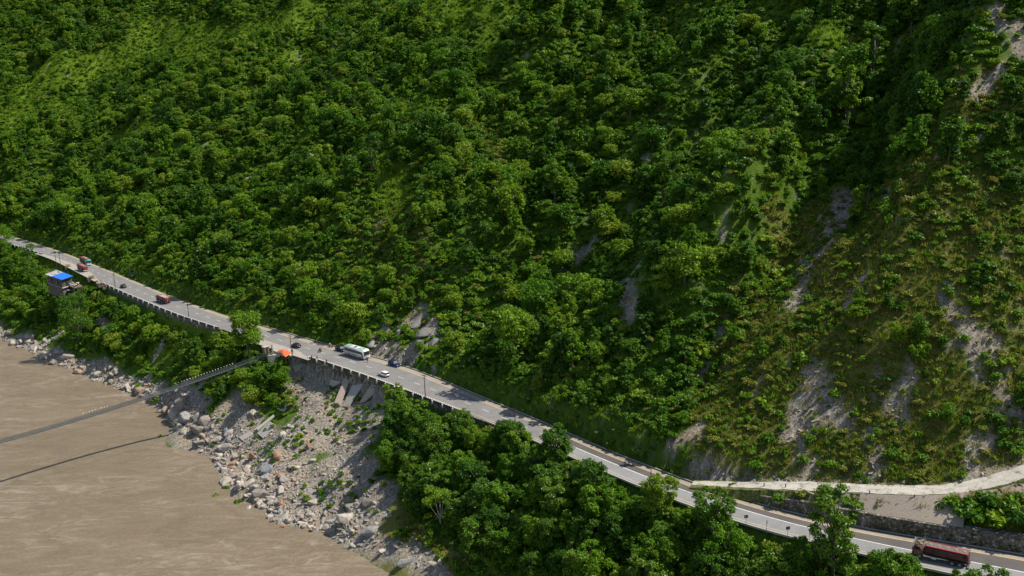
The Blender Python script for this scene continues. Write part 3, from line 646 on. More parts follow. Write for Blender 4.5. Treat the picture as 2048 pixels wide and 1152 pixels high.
# named single trees the photograph shows: pixel of the trunk foot, height, crown radius
def grow(px_, py_, topy, R_, m, bk, n, size, name, label, seed, z=None, nb=22, lobes=.3, base=.3, cat='tree', **kw):
    p = hit(px_, py_) if z is None else unp(px_, py_, z)
    k_ = (p-_C)@_fw; Ht = (py_-topy)*k_/FPX/.97
    V_, F_, tb = make_tree(np.random.default_rng(seed), R_, Ht, n, size, nb, lobes, base=base, **kw)
    o = empty(name, p, 0, label, cat); link(bpy.data.objects.new('crown', npmesh('crown', V_, F_, m)), o); tb.build('trunk', bk, o, 0, True)
    return o, p
HERO = []
for a_ in [
 (500, 722, 624, 6.2, L_mid, bark, 12000, .38, 'broadleaf_tree', 'tall leafy tree standing beside the highway just left of the footbridge end', 41, 30, .34, .38),
 (1112, 945, 846, 4.6, L_big, bark, 9000, .32, 'broadleaf_tree', 'pale topped tree covering the highway where the dark lane begins', 42, 34, .27, .3),
 (1322, 1050, 948, 4.6, L_lite, bark, 8500, .31, 'broadleaf_tree', 'light green tree overlapping the grey lane left of the forked roadside tree', 43, 34, .25, .3),
 (1422, 1075, 972, 5.2, L_big, bark, 9500, .31, 'broadleaf_tree', 'spreading tree with a forked trunk in front of the highway above the first sign', 44, 36, .24, .35),
 (1664, 1168, 957, 6.2, L_big, bark, 15000, .33, 'broadleaf_tree', 'tallest roadside tree, crown and dark trunk crossing the whole highway', 45, 60, .2, .22),
 (1370, 575, 490, 6.2, L_lite, bark, 3400, .5, 'broadleaf_tree', 'wide bright green tree at the top left edge of the dry spur', 46, 16, .36, .3),
 (915, 145, 75, 4.4, L_dark, bark, 2200, .5, 'broadleaf_tree', 'lone dark tree beside the bright grass patch near the top centre', 47, 12, .4, .35),
 (160, 690, 588, 8.2, L_dark, bark, 9000, .42, 'broadleaf_tree', 'big dark round tree below the shack above the rocky shore', 48, 44, .3, .02),
 (8, 522, 448, 7.5, L_mid, bark, 7000, .42, 'broadleaf_tree', 'mid green tree at the left edge where the highway disappears', 53, 22, .38, .1),
 (104, 612, 576, 3.6, L_mid, bark, 3000, .4, 'broadleaf_tree', 'low bushy tree against the lower wall of the blue roofed shack', 54, 12, .4, .05),
 (138, 616, 584, 3.4, L_lite, bark, 3000, .4, 'broadleaf_tree', 'low yellow green tree below the timber platform of the shack', 55, 12, .4, .05),
 (62, 560, 488, 5.6, L_dark, bark, 2600, .5, 'broadleaf_tree', 'dark tree on the far left just left of the blue roofed shack', 49, 14, .38, .15),
 (1345, 400, 315, 5.4, L_dark, bark, 2600, .5, 'broadleaf_tree', 'dark tall tree deep in the shaded hollow left of the dry spur', 50, 14, .4, .2),
 (1745, 200, 50, 5.6, L_dark, bark, 4000, .45, 'broadleaf_tree', 'very tall dark tree on the ridge at the upper right', 51, 20, .36, .2),
 (745, 345, 270, 5.2, L_dark, bark, 2600, .5, 'broadleaf_tree', 'dark rounded tree standing out mid slope left of the olive grass strip', 52, 14, .4, .2)]:
    m5 = a_[:12]; o, p = grow(*m5, nb=a_[12], lobes=a_[13], base=a_[14] if len(a_) > 14 else .25) if False else grow(a_[0], a_[1], a_[2], a_[3], a_[4], a_[5], a_[6], a_[7], a_[8], a_[9], a_[10], nb=a_[11], lobes=a_[12], base=a_[13])
    HERO.append(p)
# small open crowned tree with a pale forked trunk
p = hit(882, 1058); o = empty('umbrella_tree', p, 0, 'small feathery tree with a pale forked trunk on the dark lower slope', 'tree')
kz = (p-_C)@_fw/FPX/.97; tb = MB(); rg = np.random.default_rng(4); bl = []
tb.tube([(0, 0, -.5), (-.1, 0, 18*kz)], [.2, .15], 6)
for dx, dy, hz_ in ((-22, 0, 52), (-10, 8, 60), (8, -6, 62), (20, 4, 50), (0, 12, 66)):
    tb.tube([(-.1, 0, 17*kz), (dx*kz*.45, dy*kz*.4, 32*kz), (dx*kz, dy*kz, hz_*kz)], [.13, .1, .04], 6); bl.append((dx*kz, dy*kz, hz_*kz, 11*kz))
for _ in range(8): a_ = rg.uniform(0, 6.28); rr = rg.uniform(8, 27)*kz; bl.append((math.cos(a_)*rr, math.sin(a_)*rr, rg.uniform(50, 74)*kz, 9*kz))
V_, F_ = leaf_cloud(rg, bl, 3000, .26, flatz=.55); link(bpy.data.objects.new('crown', npmesh('crown', V_, F_, L_mid)), o); tb.build('trunk', palebark, o, 0, True)
HERO = np.array(HERO+[p])
trees = [q_ for q_ in trees if np.min(np.hypot(HERO[:, 0]-q_[0], HERO[:, 1]-q_[1])) > 4.2]
# the ones that show largest stand as single objects
def seen(q_):
    x, y, z, s_, L_, idx, K_, X_, Y_ = q_; a_ = L_[idx].R*s_/K_
    if X_ < -30 or X_ > 2080 or Y_ < -30 or Y_ > 1235: a_ *= .01
    return a_
trees.sort(key=seen, reverse=True)
KN = {0: 'dark green', 1: 'mid green', 2: 'tall dark green', 3: 'small mid green', 4: 'yellow green', 5: 'slim mid green', 6: 'broad dark green', 7: 'small yellow green', 8: 'tall slim mid green', 9: 'narrow dark green', 10: 'wide yellow green'}
KM = {0: 'mid green', 1: 'broad dark green', 2: 'tall glossy leaved', 3: 'small mid green', 4: 'broad glossy leaved', 5: 'tall mid green'}
def region(X_, Y_, near):
    if Y_ > lopy(X_)-4:
        return 'between the rocky slide and the highway bend' if X_ < 1000 and X_ > 600 else ('on the bank above the far left shore' if X_ < 230 else ('on the bank between shack and footbridge' if X_ <= 600 else ('below the dark lane at the bottom centre' if X_ < 1450 else 'below the highway at the bottom right corner')))
    if Y_ > uppy(X_)-110: return 'just above the highway kerb left of the white bus' if X_ < 700 else ('just above the highway kerb right of the white bus' if X_ < 1380 else 'beside the pale side track')
    if X_ > 1380: return 'on the dry spur at the right' if Y_ > 420 else 'on the upper right ridge above the dry spur'
    return 'in the middle of the left hillside' if X_ < 650 else 'in the middle of the central hillside'
def place_tree(q_, n):
    x, y, z, s_, L_, idx, K_, X_, Y_ = q_; k_ = L_[idx]
    nm = (KM if L_ is NEAR else KN)[idx]; rgn = region(X_, Y_, L_ is NEAR); lab = nm+' broadleaf tree '+rgn
    sc = s_*random.uniform(.92, 1.08)
    o = empty('broadleaf_tree', (x, y, z), random.uniform(0, 6.28), lab, 'tree', nm+' trees '+rgn); o.scale = (sc*random.uniform(.9, 1.1), sc*random.uniform(.9, 1.1), sc)
    c_ = link(bpy.data.objects.new('crown', k_.crown), o); link(bpy.data.objects.new('trunk', k_.trunk), o)
    if k_.src is None: k_.src = c_
nsing = 0; rest = []
for q_ in trees:
    if nsing < 285 or q_[4][q_[5]].src is None: place_tree(q_, nsing); nsing += 1
    else: rest.append(q_)
protos = [k_.src for k_ in HILL+NEAR]
n = len(rest); rr = np.random.default_rng(5)
typ = [(q_[5]+(len(HILL) if q_[4] is NEAR else 0)) for q_ in rest]; sc = np.array([q_[3] for q_ in rest])
scatter('woodland', [(q_[0], q_[1], q_[2]) for q_ in rest], np.stack([rr.normal(size=n)*.06, rr.normal(size=n)*.06, rr.uniform(0, 6.28, n)], 1),
        np.stack([sc*rr.uniform(.85, 1.2, n), sc*rr.uniform(.85, 1.2, n), sc*rr.uniform(.85, 1.15, n)], 1), typ, protos, 'dense mixed green forest covering the hillside above the highway', 'forest')
print('TREES', nsing, n)

# ------------------------------------------------------------------ shrubs, undergrowth, grass
P_, px, py, kk, r = jitter(1.95, 33)
eg = samp(E_, P_[:, 0], P_[:, 1]); sgv = samp(SG, P_[:, 0], P_[:, 1]); dwv = samp(DW, P_[:, 0], P_[:, 1]); g_ = samp(ZG, P_[:, 0], P_[:, 1]); rk_ = samp(ZR, P_[:, 0], P_[:, 1]); dr_ = samp(ZD, P_[:, 0], P_[:, 1]); tdv = samp(TD_, P_[:, 0], P_[:, 1])
u_ = r.random(len(P_)); el = in_el(px, py, OPEN) & (sgv < 0); spr = in_el(px, py, SPUR) & (sgv > 0)
pat = fbm(P_[:, 0], P_[:, 1], 16, 3)
prob = np.where(sgv > 0, .93, .92)*(1-.35*g_)*(1-.93*rk_)
prob = np.where(spr, (.6+.45*pat)*(1-.75*rk_), prob); prob = np.where(el, .12+.6*(pat > .2), prob); prob = np.where((sgv < 0) & (dwv < np.where(px > 720, 2.5, 7)), .02, prob)
ok = (eg > 1.9) & (tdv > 3.4) & (u_ < prob)
road_near = (sgv > 0) & (eg < 5)
sc = r.uniform(.5, 1.45, len(P_))*(1-.2*g_)*np.where(road_near, .6, 1)*np.where(spr, .8, 1)*np.where(el, .55, 1)
dry = np.where(spr, r.random(len(P_)) < .8-.6*(pat > .3), r.random(len(P_)) < .10+.6*dr_)
big = (sgv > 0) & (px > 900) & (px < 1420) & (py > uppy(px)-190) & (r.random(len(P_)) < .6)
typ = np.where(dry, 4+r.integers(0, 3, len(P_)), r.choice([0, 1, 2, 3], len(P_), p=[.32, .34, .22, .12])); typ = np.where(big & ~dry, 7, typ)
room = (py-lopy(px)+3+9*(px > 960))*kk/FPX; sc = np.where((sgv < 0) & (eg < 12), np.minimum(sc, np.maximum(room/1.5, .2)), sc)
lowd = (sgv < 0) & (eg < 10) & (eg > 1.4) & (px > 960); sc = np.where(lowd, np.maximum(sc, r.uniform(.4, .75, len(sc))), sc); ok |= lowd & (r.random(len(sc)) < .9)
ok &= sc > .22
idx = np.where(ok)[0]; vis = (px[idx] > -10) & (px[idx] < 2060) & (py[idx] > 0) & (py[idx] < 1160)
fg = ((spr[idx] | el[idx]) & vis)*sc[idx]*10/kk[idx]+vis*sc[idx]/kk[idx]; od = idx[np.argsort(-fg)]
SHP = SHR_G+SHR_O+SHR_B; NM = ['mid green', 'dark green', 'mid green', 'yellow green', 'olive', 'olive brown', 'mid green', 'large leaved']
src = [None]*8; single = []; k_ = 0; restI = []
for q_ in od:
    ty = int(typ[q_])
    if k_ < 260 or src[ty] is None:
        o = link(bpy.data.objects.new('shrub', SHP[ty])); s_ = sc[q_]*1.15; o.location = P_[q_]; o.scale = (s_, s_, s_*random.uniform(.8, 1.15)); o.rotation_euler = (0, 0, random.uniform(0, 6.28))
        rg_ = 'on the dry spur' if spr[q_] else ('on the rocky landslide and shore' if el[q_] else 'in the green slope undergrowth')
        tag(o, NM[ty]+' low shrub '+rg_, 'shrub', NM[ty]+' shrubs '+rg_)
        if src[ty] is None: src[ty] = o
        k_ += 1
    else: restI.append(q_)
I_ = np.array(restI); n = len(I_)
scatter('undergrowth', P_[I_], np.stack([r.normal(size=n)*.15, r.normal(size=n)*.15, r.uniform(0, 6.28, n)], 1), (sc[I_][:, None]*r.uniform(.8, 1.25, (n, 3))), typ[I_], src, 'dense leafy undergrowth filling the slopes between the trees', 'undergrowth')
print('SHRUBS', k_, n)
def tufts(name, spacing, seed, fn, meshes, label, cat):
    P_, px, py, kk, r = jitter(spacing, seed)
    G = {k_: samp(A, P_[:, 0], P_[:, 1]) for k_, A in (('e', E_), ('sg', SG), ('dw', DW), ('g', ZG), ('rk', ZR), ('dr', ZD), ('td', TD_))}
    ok = fn(P_, px, py, G, r); P_ = P_[ok]; n = len(P_); protos_ = [None]*len(meshes); ty = r.integers(0, len(meshes), n)
    # tufts are packed in one mesh per patch: the first ones stand as parts of the stuff object
    rot = r.uniform(0, 6.28, n); s_ = r.uniform(.6, 1.35, n)*1.0; V_ = []; F_ = []; off = 0
    for k_, me_ in enumerate(meshes):
        base = np.zeros(len(me_.vertices)*3, np.float32); me_.vertices.foreach_get('co', base); base = base.reshape(-1, 3); m_ = ty == k_; c, s2 = np.cos(rot[m_])[:, None], np.sin(rot[m_])[:, None]
        bx_, by_, bz_ = base[None, :, 0], base[None, :, 1], base[None, :, 2]; sc_ = s_[m_][:, None]
        A = np.stack([(bx_*c-by_*s2)*sc_+P_[m_][:, 0:1], (bx_*s2+by_*c)*sc_+P_[m_][:, 1:2], bz_*sc_+P_[m_][:, 2:3]], 2)
        V_.append(A.reshape(-1, 3))
    V_ = np.vstack(V_); me_ = npmesh(name, V_, np.arange(len(V_)).reshape(-1, 3), meshes[0].materials[0]); o = link(bpy.data.objects.new(name, me_))
    print(name, n); return tag(o, label, cat, kind='stuff')
# low tussocks that knit the spur together
P_, px, py, kk, r = jitter(1.15, 34)
eg = samp(E_, P_[:, 0], P_[:, 1]); sgv = samp(SG, P_[:, 0], P_[:, 1]); rk_ = samp(ZR, P_[:, 0], P_[:, 1]); tdv = samp(TD_, P_[:, 0], P_[:, 1]); dr_ = samp(ZD, P_[:, 0], P_[:, 1])
m_ = (sgv > 0) & (eg > 2.2) & (tdv > 3) & (in_el(px, py, SPUR) | (dr_ > .3)) & (r.random(len(px)) < .85*(1-.85*rk_))
P_ = P_[m_]; n = len(P_); pt = fbm(P_[:, 0], P_[:, 1], 14, 3)+r.normal(size=n)*.3; ty = np.where(pt > .34, r.choice([0, 1, 3], n), r.choice([4, 5, 4, 5, 2], n)); s_ = r.uniform(.22, .6, n)
scatter('scrub', P_, np.stack([r.normal(size=n)*.2, r.normal(size=n)*.2, r.uniform(0, 6.28, n)], 1), np.stack([s_, s_*r.uniform(.8, 1.2, n), s_*r.uniform(.8, 1.5, n)], 1), ty, src, 'low olive and green scrub knitting the dry spur together', 'scrub')
print('SCRUB', n)
# bushes along the foot of the side track, over the stone wall
for k_, (x_, y_, s_, l_) in enumerate([(1905,1018,1.5,'first'),(1935,1040,1.9,'second'),(1965,1020,1.4,'third'),(1990,1045,1.8,'fourth'),(2020,1022,1.7,'fifth'),(2043,1050,2.0,'rightmost'),(1755,1018,.8,'smallest'),(1810,1040,.7,'low straggling'),(1850,1035,.8,'tufted')]):
    p = hit(x_, y_+8); o = link(bpy.data.objects.new('shrub', SHR_G[k_ % 4] if k_ < 6 else SHR_O[k_ % 3])); o.location = p; o.scale = (s_, s_, s_*1.1); o.rotation_euler = (0, 0, k_*1.3)
    tag(o, l_+' bush growing above the stone wall beside the highway bend', 'shrub')
for k_, (x_, y_, s_, l_) in enumerate([(1465,975,1.0,'leftmost'),(1520,995,1.1,'second'),(1560,1000,1.4,'third'),(1600,1004,1.3,'fourth'),(1640,1010,1.3,'fifth')]):
    p = hit(x_, y_+6); o = link(bpy.data.objects.new('shrub', SHR_O[k_ % 3])); o.location = p; o.scale = (s_, s_, s_*.9); o.rotation_euler = (0, 0, k_*1.3)
    tag(o, l_+' olive bush between the side track and the highway left of the tallest tree', 'shrub')
n_ = 0
for i_ in range(4, len(TR)-2):
    if random.random() < .55 or not (1400 < projv(TR[i_][None])[0][0] < 2060): continue
    o_ = -random.uniform(2.3, 3.2); p = TR[i_]+np.array([-TT[i_][1], TT[i_][0], 0])*o_; s_ = random.uniform(.25, .6); o = link(bpy.data.objects.new('shrub', random.choice(SHR_O+SHR_G)))
    o.location = (p[0], p[1], p[2]-.15-(abs(o_)-2.3)*1.2); o.scale = (s_, s_, s_); o.rotation_euler = (0, 0, i_*1.1); tag(o, 'tiny tuft of bush on the outer edge of the side track', 'shrub', 'tiny bushes along the side track edge')
rg = np.random.default_rng(9)
tufts('grass', 1.15, 61, lambda P_, px, py, G, r: (G['e'] > 1.2) & (G['td'] > 2.6) & (G['rk'] < .5) & (G['dw'] > 5) & (r.random(len(px)) < np.clip(G['g']*1.3+.08+.25*(np.abs(G['e']) < 8), 0, 1)) & (py < 1180),
      [tuft_mesh(rg, G_lite, 22, .95, .85, .1) for _ in range(2)], 'bright yellow green grass covering the open patches of the hillside', 'grass')
tufts('dry_grass', 1.1, 62, lambda P_, px, py, G, r: (G['e'] > 1.2) & (G['td'] > 2.4) & (G['sg'] > 0) & (r.random(len(px)) < np.clip(G['dr']*1.3*(1-.8*G['rk']), 0, 1)),
      [tuft_mesh(rg, G_dry, 26, .75, .85, .08) for _ in range(2)], 'olive brown dry grass covering the steep spur at the right', 'dry grass')

# ------------------------------------------------------------------ rocks: key boulders, single boulders, rubble
def boulder(px_, py_, R_, m, label, seed, flatn=.7, rz=None, name='boulder', squash=(1, 1, 1), z=None):
    p = hit(px_, py_)
    if p is None: return
    rg_ = np.random.default_rng(seed); o = link(bpy.data.objects.new(name, rock_mesh(rg_, m, flatn, 22))); o.location = (p[0], p[1], p[2]+R_*.25)
    o.scale = (R_*squash[0], R_*squash[1], R_*squash[2]); o.rotation_euler = (rg_.normal()*.25, rg_.normal()*.25, rg_.uniform(0, 6.28) if rz is None else rz)
    return tag(o, label, 'boulder', None)
boulder(533, 946, 2.3, R_grey, 'largest blue grey boulder beside the orange one on the slide', 1, .95, .4, squash=(.85, .8, 1.15))
boulder(553, 922, 1.9, R_org, 'large orange boulder touching the blue grey one', 2, .9)
boulder(467, 932, 1.7, R_org, 'brown boulder leaning at the water edge', 3, .8, squash=(1.1, .7, 1.1))
boulder(505, 918, 1.8, R_org, 'tall rusty boulder left of the green tuft on the slide', 4, 1.0, squash=(.8, .7, 1.3))
boulder(563, 955, 1.7, R_org, 'reddish flat boulder right of the big blue grey one', 5, .5)
boulder(566, 872, 1.5, R_pale, 'pale pinkish boulder in the middle of the slide', 6, .7)
boulder(450, 868, 2.0, R_grey, 'upright split grey boulder above the shore cliff', 7, 1.1, squash=(.6, .9, 1.2))
boulder(618, 898, 1.5, R_org, 'narrow brown boulder standing at the right of the slide', 8, 1, squash=(.6, .6, 1.5))
boulder(542, 1008, 1.4, R_pale, 'pale wedge boulder near the gravel beach', 9, .6)
boulder(563, 1010, 1.5, R_org, 'brown striped boulder on the gravel beach', 10, .6)
boulder(497, 1022, 1.5, R_pale, 'pinkish boulder at the tip of the beach', 11, .7)
boulder(540, 1035, 1.2, R_grey, 'grey blue boulder at the waterline of the beach', 12, .7)
boulder(634, 978, 1.0, R_org, 'small red brown boulder on the gravel fan', 13, .7)
boulder(25, 690, 2.6, R_mix, 'rounded grey boulder at the far left water edge', 14, .7)
boulder(565, 1058, 1.1, R_org, 'reddish boulder lying in the shallow water', 15, .5)
boulder(512, 1040, 1.0, R_mix, 'dark wet boulder in the water off the beach', 16, .5)
for k_, (a, b, c, l_) in enumerate([(372, 845, 3.4, 'tall'), (350, 830, 3.0, 'left'), (395, 868, 3.2, 'low'), (362, 815, 3.2, 'upper'), (410, 850, 2.6, 'right')]):
    boulder(a, b, c, R_mix, l_+' block of the grey rock bluff at the water below the footbridge', 30+k_, .9)
R_out = rockmat('dark layered rock', [(0, (.13, .125, .115)), (1, (.17, .16, .15))])
for k_, (a, b, c, l_) in enumerate([(835, 655, 3.2, 'highest'), (850, 672, 3.6, 'middle'), (842, 690, 3.0, 'lowest'), (866, 690, 2.6, 'right hand'), (800, 668, 2.2, 'left hand')]):
    boulder(a, b, c, R_out, l_+' slab of the layered grey rock outcrop behind the blue pickup', 50+k_, .5, 1.1, 'rock_outcrop', (1.3, .8, 1))
# heap of gravel behind the bus
p = hit(746, 690); V_ = []; rg_ = np.random.default_rng(3); me = MB()
secs = []
for i_ in range(7):
    f = i_/6; r_ = 2.3*(1-f**1.4)+.05; secs.append([(p[0]+math.cos(a_)*r_*(1+.15*math.sin(3*a_)), p[1]+math.sin(a_)*r_*.8, p[2]-.6+f*1.9+rg_.normal()*.12) for a_ in np.linspace(0, 6.28, 19)[:-1]])
tag(me.loft(secs).build('gravel_heap', rockmat('grey gravel', [(0, (.3, .3, .28)), (1, (.33, .32, .3))], 3), None, 0, True), 'rounded heap of grey gravel behind the white bus', 'gravel heap')

P_, px, py, kk, r = jitter(1.7, 71)
eg = samp(E_, P_[:, 0], P_[:, 1]); sgv = samp(SG, P_[:, 0], P_[:, 1]); dwv = samp(DW, P_[:, 0], P_[:, 1]); rk_ = samp(ZR, P_[:, 0], P_[:, 1]); tdv = samp(TD_, P_[:, 0], P_[:, 1])
okb = (sgv < 0) & (eg > 4) & (dwv > -1.2) & (rk_ > .3) & (px > -20) & (px < 1000) & (py < 1160) & ((px < 700) | (r.random(len(px)) < .3))
shorew = np.exp(-(dwv/9)**2)
idx = np.where(okb & (r.random(len(P_)) < .3+.5*shorew))[0]
size = r.uniform(.3, .85, len(P_))**1.2*(.8+.9*shorew)*np.where(r.random(len(P_)) < .15, 2.0, 1)
od = idx[np.argsort(-size[idx]/kk[idx])]; srcR = [None]*5; k_ = 0
for q_ in od[:250]:
    ty = int(r.integers(5)); o = link(bpy.data.objects.new('boulder', ROCKS[ty])); s_ = size[q_]*1.25
    o.location = (P_[q_][0], P_[q_][1], max(P_[q_][2], -.1)+s_*.1); o.scale = (s_*random.uniform(.9, 1.4), s_, s_*random.uniform(.8, 1.2)); o.rotation_euler = (random.gauss(0, .35), random.gauss(0, .35), random.uniform(0, 6.28))
    rg_ = 'along the water edge' if dwv[q_] < 9 else 'scattered over the landslide'
    X_ = px[q_]; rg2 = 'left of the footbridge' if X_ < 380 else 'right of the footbridge'
    tag(o, 'angular grey and tan boulder %s %s' % (rg_, rg2), 'boulder', 'boulders %s %s' % (rg_, rg2))
    if srcR[ty] is None: srcR[ty] = o
P2, px, py, kk, r = jitter(.62, 72)
eg = samp(E_, P2[:, 0], P2[:, 1]); sgv = samp(SG, P2[:, 0], P2[:, 1]); dwv = samp(DW, P2[:, 0], P2[:, 1]); rk_ = samp(ZR, P2[:, 0], P2[:, 1]); tdv = samp(TD_, P2[:, 0], P2[:, 1])
lowr = (sgv < 0) & (eg > 1.4) & (dwv > -.5) & (rk_ > .25) & (px < 1050) & ((px < 740) | (r.random(len(px)) < .4))
upr = (sgv > 0) & (eg > 1.5) & (tdv > 2.2) & (rk_ > .35)
m_ = (lowr & (r.random(len(px)) < .75)) | (upr & (r.random(len(px)) < .3)); P2 = P2[m_]; n = len(P2); lw_ = lowr[m_]; dv = dwv[m_]
s_ = (.14+.5*r.random(n)**2.5)*np.where(lw_, 1+.6*np.exp(-(dv/9)**2), 1.15); st = np.stack([s_*r.uniform(1, 1.7, n), s_*r.uniform(.7, 1.1, n), s_*r.uniform(.5, 1, n)], 1)
scatter('rubble', P2, np.stack([r.normal(size=n)*.4, r.normal(size=n)*.4, r.uniform(0, 6.28, n)], 1), st, r.integers(0, 5, n), srcR, 'loose grey stone rubble covering the landslide and the shore', 'rubble')
print('RUBBLE', n)

# ------------------------------------------------------------------ fallen concrete of the slide, retaining walls
def slab(name, quad, th, m, label, lift=.5, cat='concrete slab'):
    Q_ = []
    for x_, y_ in quad:
        p = hit(x_, y_); Q_.append(np.array([p[0], p[1], p[2]+lift]))
    Q_ = np.array(Q_); c = Q_.mean(0); n_ = np.linalg.svd(Q_-c)[2][2]; n_ *= np.sign(n_[2]) if abs(n_[2]) > 1e-6 else 1
    Q_ = Q_-((Q_-c)@n_)[:, None]*n_ ; V_ = [tuple(q_) for q_ in Q_-n_*th]+[tuple(q_) for q_ in Q_]
    o = MB().add(V_, [(3, 2, 1, 0), (4, 5, 6, 7), (0, 1, 5, 4), (1, 2, 6, 5), (2, 3, 7, 6), (3, 0, 4, 7)]).build(name, m, None, .05)
    return tag(o, label, cat)
C2 = lambda L: [(420+x/3.84, 600+y/3.84) for x, y in L]
C3 = lambda L: [(360+x/3.84, 700+y/3.84) for x, y in L]
slab('concrete_slab', C2([(1040,635),(1072,655),(1000,832),(948,818)]), .5, concrete_pink, 'long brownish fallen slab with a gap of green at its left')
slab('concrete_slab', C2([(1095,680),(1180,690),(1062,838),(1010,832)]), .5, concrete, 'long grey fallen slab right of the brownish one', .45)
slab('concrete_slab', C2([(930,650),(1025,655),(1040,672),(905,712)]), .5, concrete, 'short slab bridging the top of the green gap', .9)
slab('concrete_slab', C2([(1230,700),(1290,705),(1190,800),(1140,805)]), .45, concrete_pink, 'pale fallen slab nearest the highway wall on the right', .4)
slab('concrete_slab', C2([(640,530),(690,500),(705,545),(650,570)]), .3, concrete, 'small square slab below the orange stall', .4)
slab('concrete_slab', C3([(745,470),(850,380),(870,400),(800,490)]), .3, concrete, 'grey slab half buried left of the debris cone', .4)
slab('concrete_slab', C3([(590,655),(690,560),(740,590),(640,690)]), .3, concrete, 'tilted slab above the pinkish boulder', .4)
slab('concrete_beam', C3([(585,640),(722,528),(730,540),(600,655)]), .5, concrete, 'long thin concrete beam lying on the slide', 1.1, 'concrete beam')
slab('concrete_slab', C3([(450,690),(540,640),(560,665),(480,715)]), .3, concrete, 'flat pale slab left of the tilted one', .4)
slab('concrete_beam', C3([(830,590),(985,650),(978,665),(825,605)]), .5, concrete, 'dark beam lying across the lower slide', .9, 'concrete beam')
stone, t_, b_ = mat('rubble masonry', .9, 0, .2); c_ = coords(t_)
vo = nd(t_, 'ShaderNodeTexVoronoi', feature='DISTANCE_TO_EDGE'); vo.inputs['Scale'].default_value = 2.1; t_.links.new(c_, vo.inputs['Vector'])
vc = nd(t_, 'ShaderNodeTexVoronoi'); vc.inputs['Scale'].default_value = 2.1; t_.links.new(c_, vc.inputs['Vector'])
sv = nd(t_, 'ShaderNodeSeparateColor'); t_.links.new(vc.outputs['Color'], sv.inputs[0])
cc = ramp_(t_, sv.outputs[0], [(0, (.09, .08, .065)), (.6, (.2, .175, .14)), (.85, (.3, .265, .21)), (1, (.48, .44, .37))])
cc = mix(t_, ramp_(t_, vo.outputs[0], [(.0, (0, 0, 0)), (.06, (1, 1, 1))]), (.035, .03, .024, 1), cc)
cc = mix(t_, ramp_(t_, noise(t_, c_, .35, 4), [(.45, (0, 0, 0)), (.65, (1, 1, 1))]), cc, mix(t_, 1., cc, (.35, .4, .25, 1), 'MULTIPLY'))
t_.links.new(cc, b_.inputs['Base Color']); bump(t_, b_, vo.outputs[0], .8, .15)
def wallrun(name, s0, s1, off, w_, zb, zt, m, label, ds=2.0, jit=0):
    S_ = np.linspace(s0, s1, max(2, int((s1-s0)/ds))); sec = []
    for q_ in S_:
        b0, t0 = (f(q_) if callable(f) else f for f in (zb, zt)); t0 += random.uniform(-jit, jit)
        sec.append([rp(q_, off(q_), b0), rp(q_, off(q_), t0), rp(q_, off(q_)+w_, t0), rp(q_, off(q_)+w_, b0)])
    return tag(MB().loft(sec).build(name, m), label, 'wall')
wh = lambda s_: float(np.interp(s_, [SX[1380]+2, SX[1480], SX[1600], SX[1900], SX[2040], SX[2040]+20], [.5, 1.7, 3.1, 3.1, 3.4, 3.4]))
wallrun('retaining_wall', SX[1480]-4, SX[2040]+8, lambda s_: wU(s_)+.95, 1.9, -.3, wh, stone, 'long stone masonry wall between the highway and the side track', 1.5, .06)
wallrun('retaining_wall', SX[640]-2, SX[1000], lambda s_: -wL(s_)-.75, .45, lambda s_: -float(np.interp(s_, [SX[640], SX[700], SX[1000]], [5, 8.5, 4])), -.02, stone, 'dark wall holding up the highway above the landslide', 2, 0)
wallrun('retaining_wall', SX[228]-4, SX[465]+2, lambda s_: -wL(s_)-.75, .45, -4, -.02, stone, 'dark wall holding up the highway right of the shack', 2, 0)
cut, t_, b_ = mat('dark cut earth', .95, 0, .15); c_ = coords(t_)
t_.links.new(ramp_(t_, noise(t_, c_, 1.2, 7, .7), [(.3, (.02, .022, .012)), (.6, (.07, .06, .04)), (.8, (.13, .11, .075))]), b_.inputs['Base Color']); bump(t_, b_, noise(t_, c_, 3, 6), .8, .2)
# slope lining above the stone wall
V_ = []; S_ = np.linspace(SX[1720]-3, SX[1900]+1, 14)
for s_ in S_:
    te_ = float(np.interp(s_, TA, TE))-.0; tz_ = float(np.interp(s_, TA, TZ))-float(np.interp(s_, RS, RD[:, 2]))
    V_.append(rp(s_, wU(s_)+1.6, wh(s_)+.03)); V_.append(rp(s_, te_-HWP-.1, tz_+.05))
lin = MB().add(V_, [(2*i_, 2*i_+2, 2*i_+3, 2*i_+1) for i_ in range(len(S_)-1)]).build('slope_lining', rockmat('pink brown slope lining', [(0, (.38, .31, .245)), (1, (.42, .34, .27))], .9))
tag(lin, 'sloping brownish stone apron between the masonry wall and the side track', 'wall')

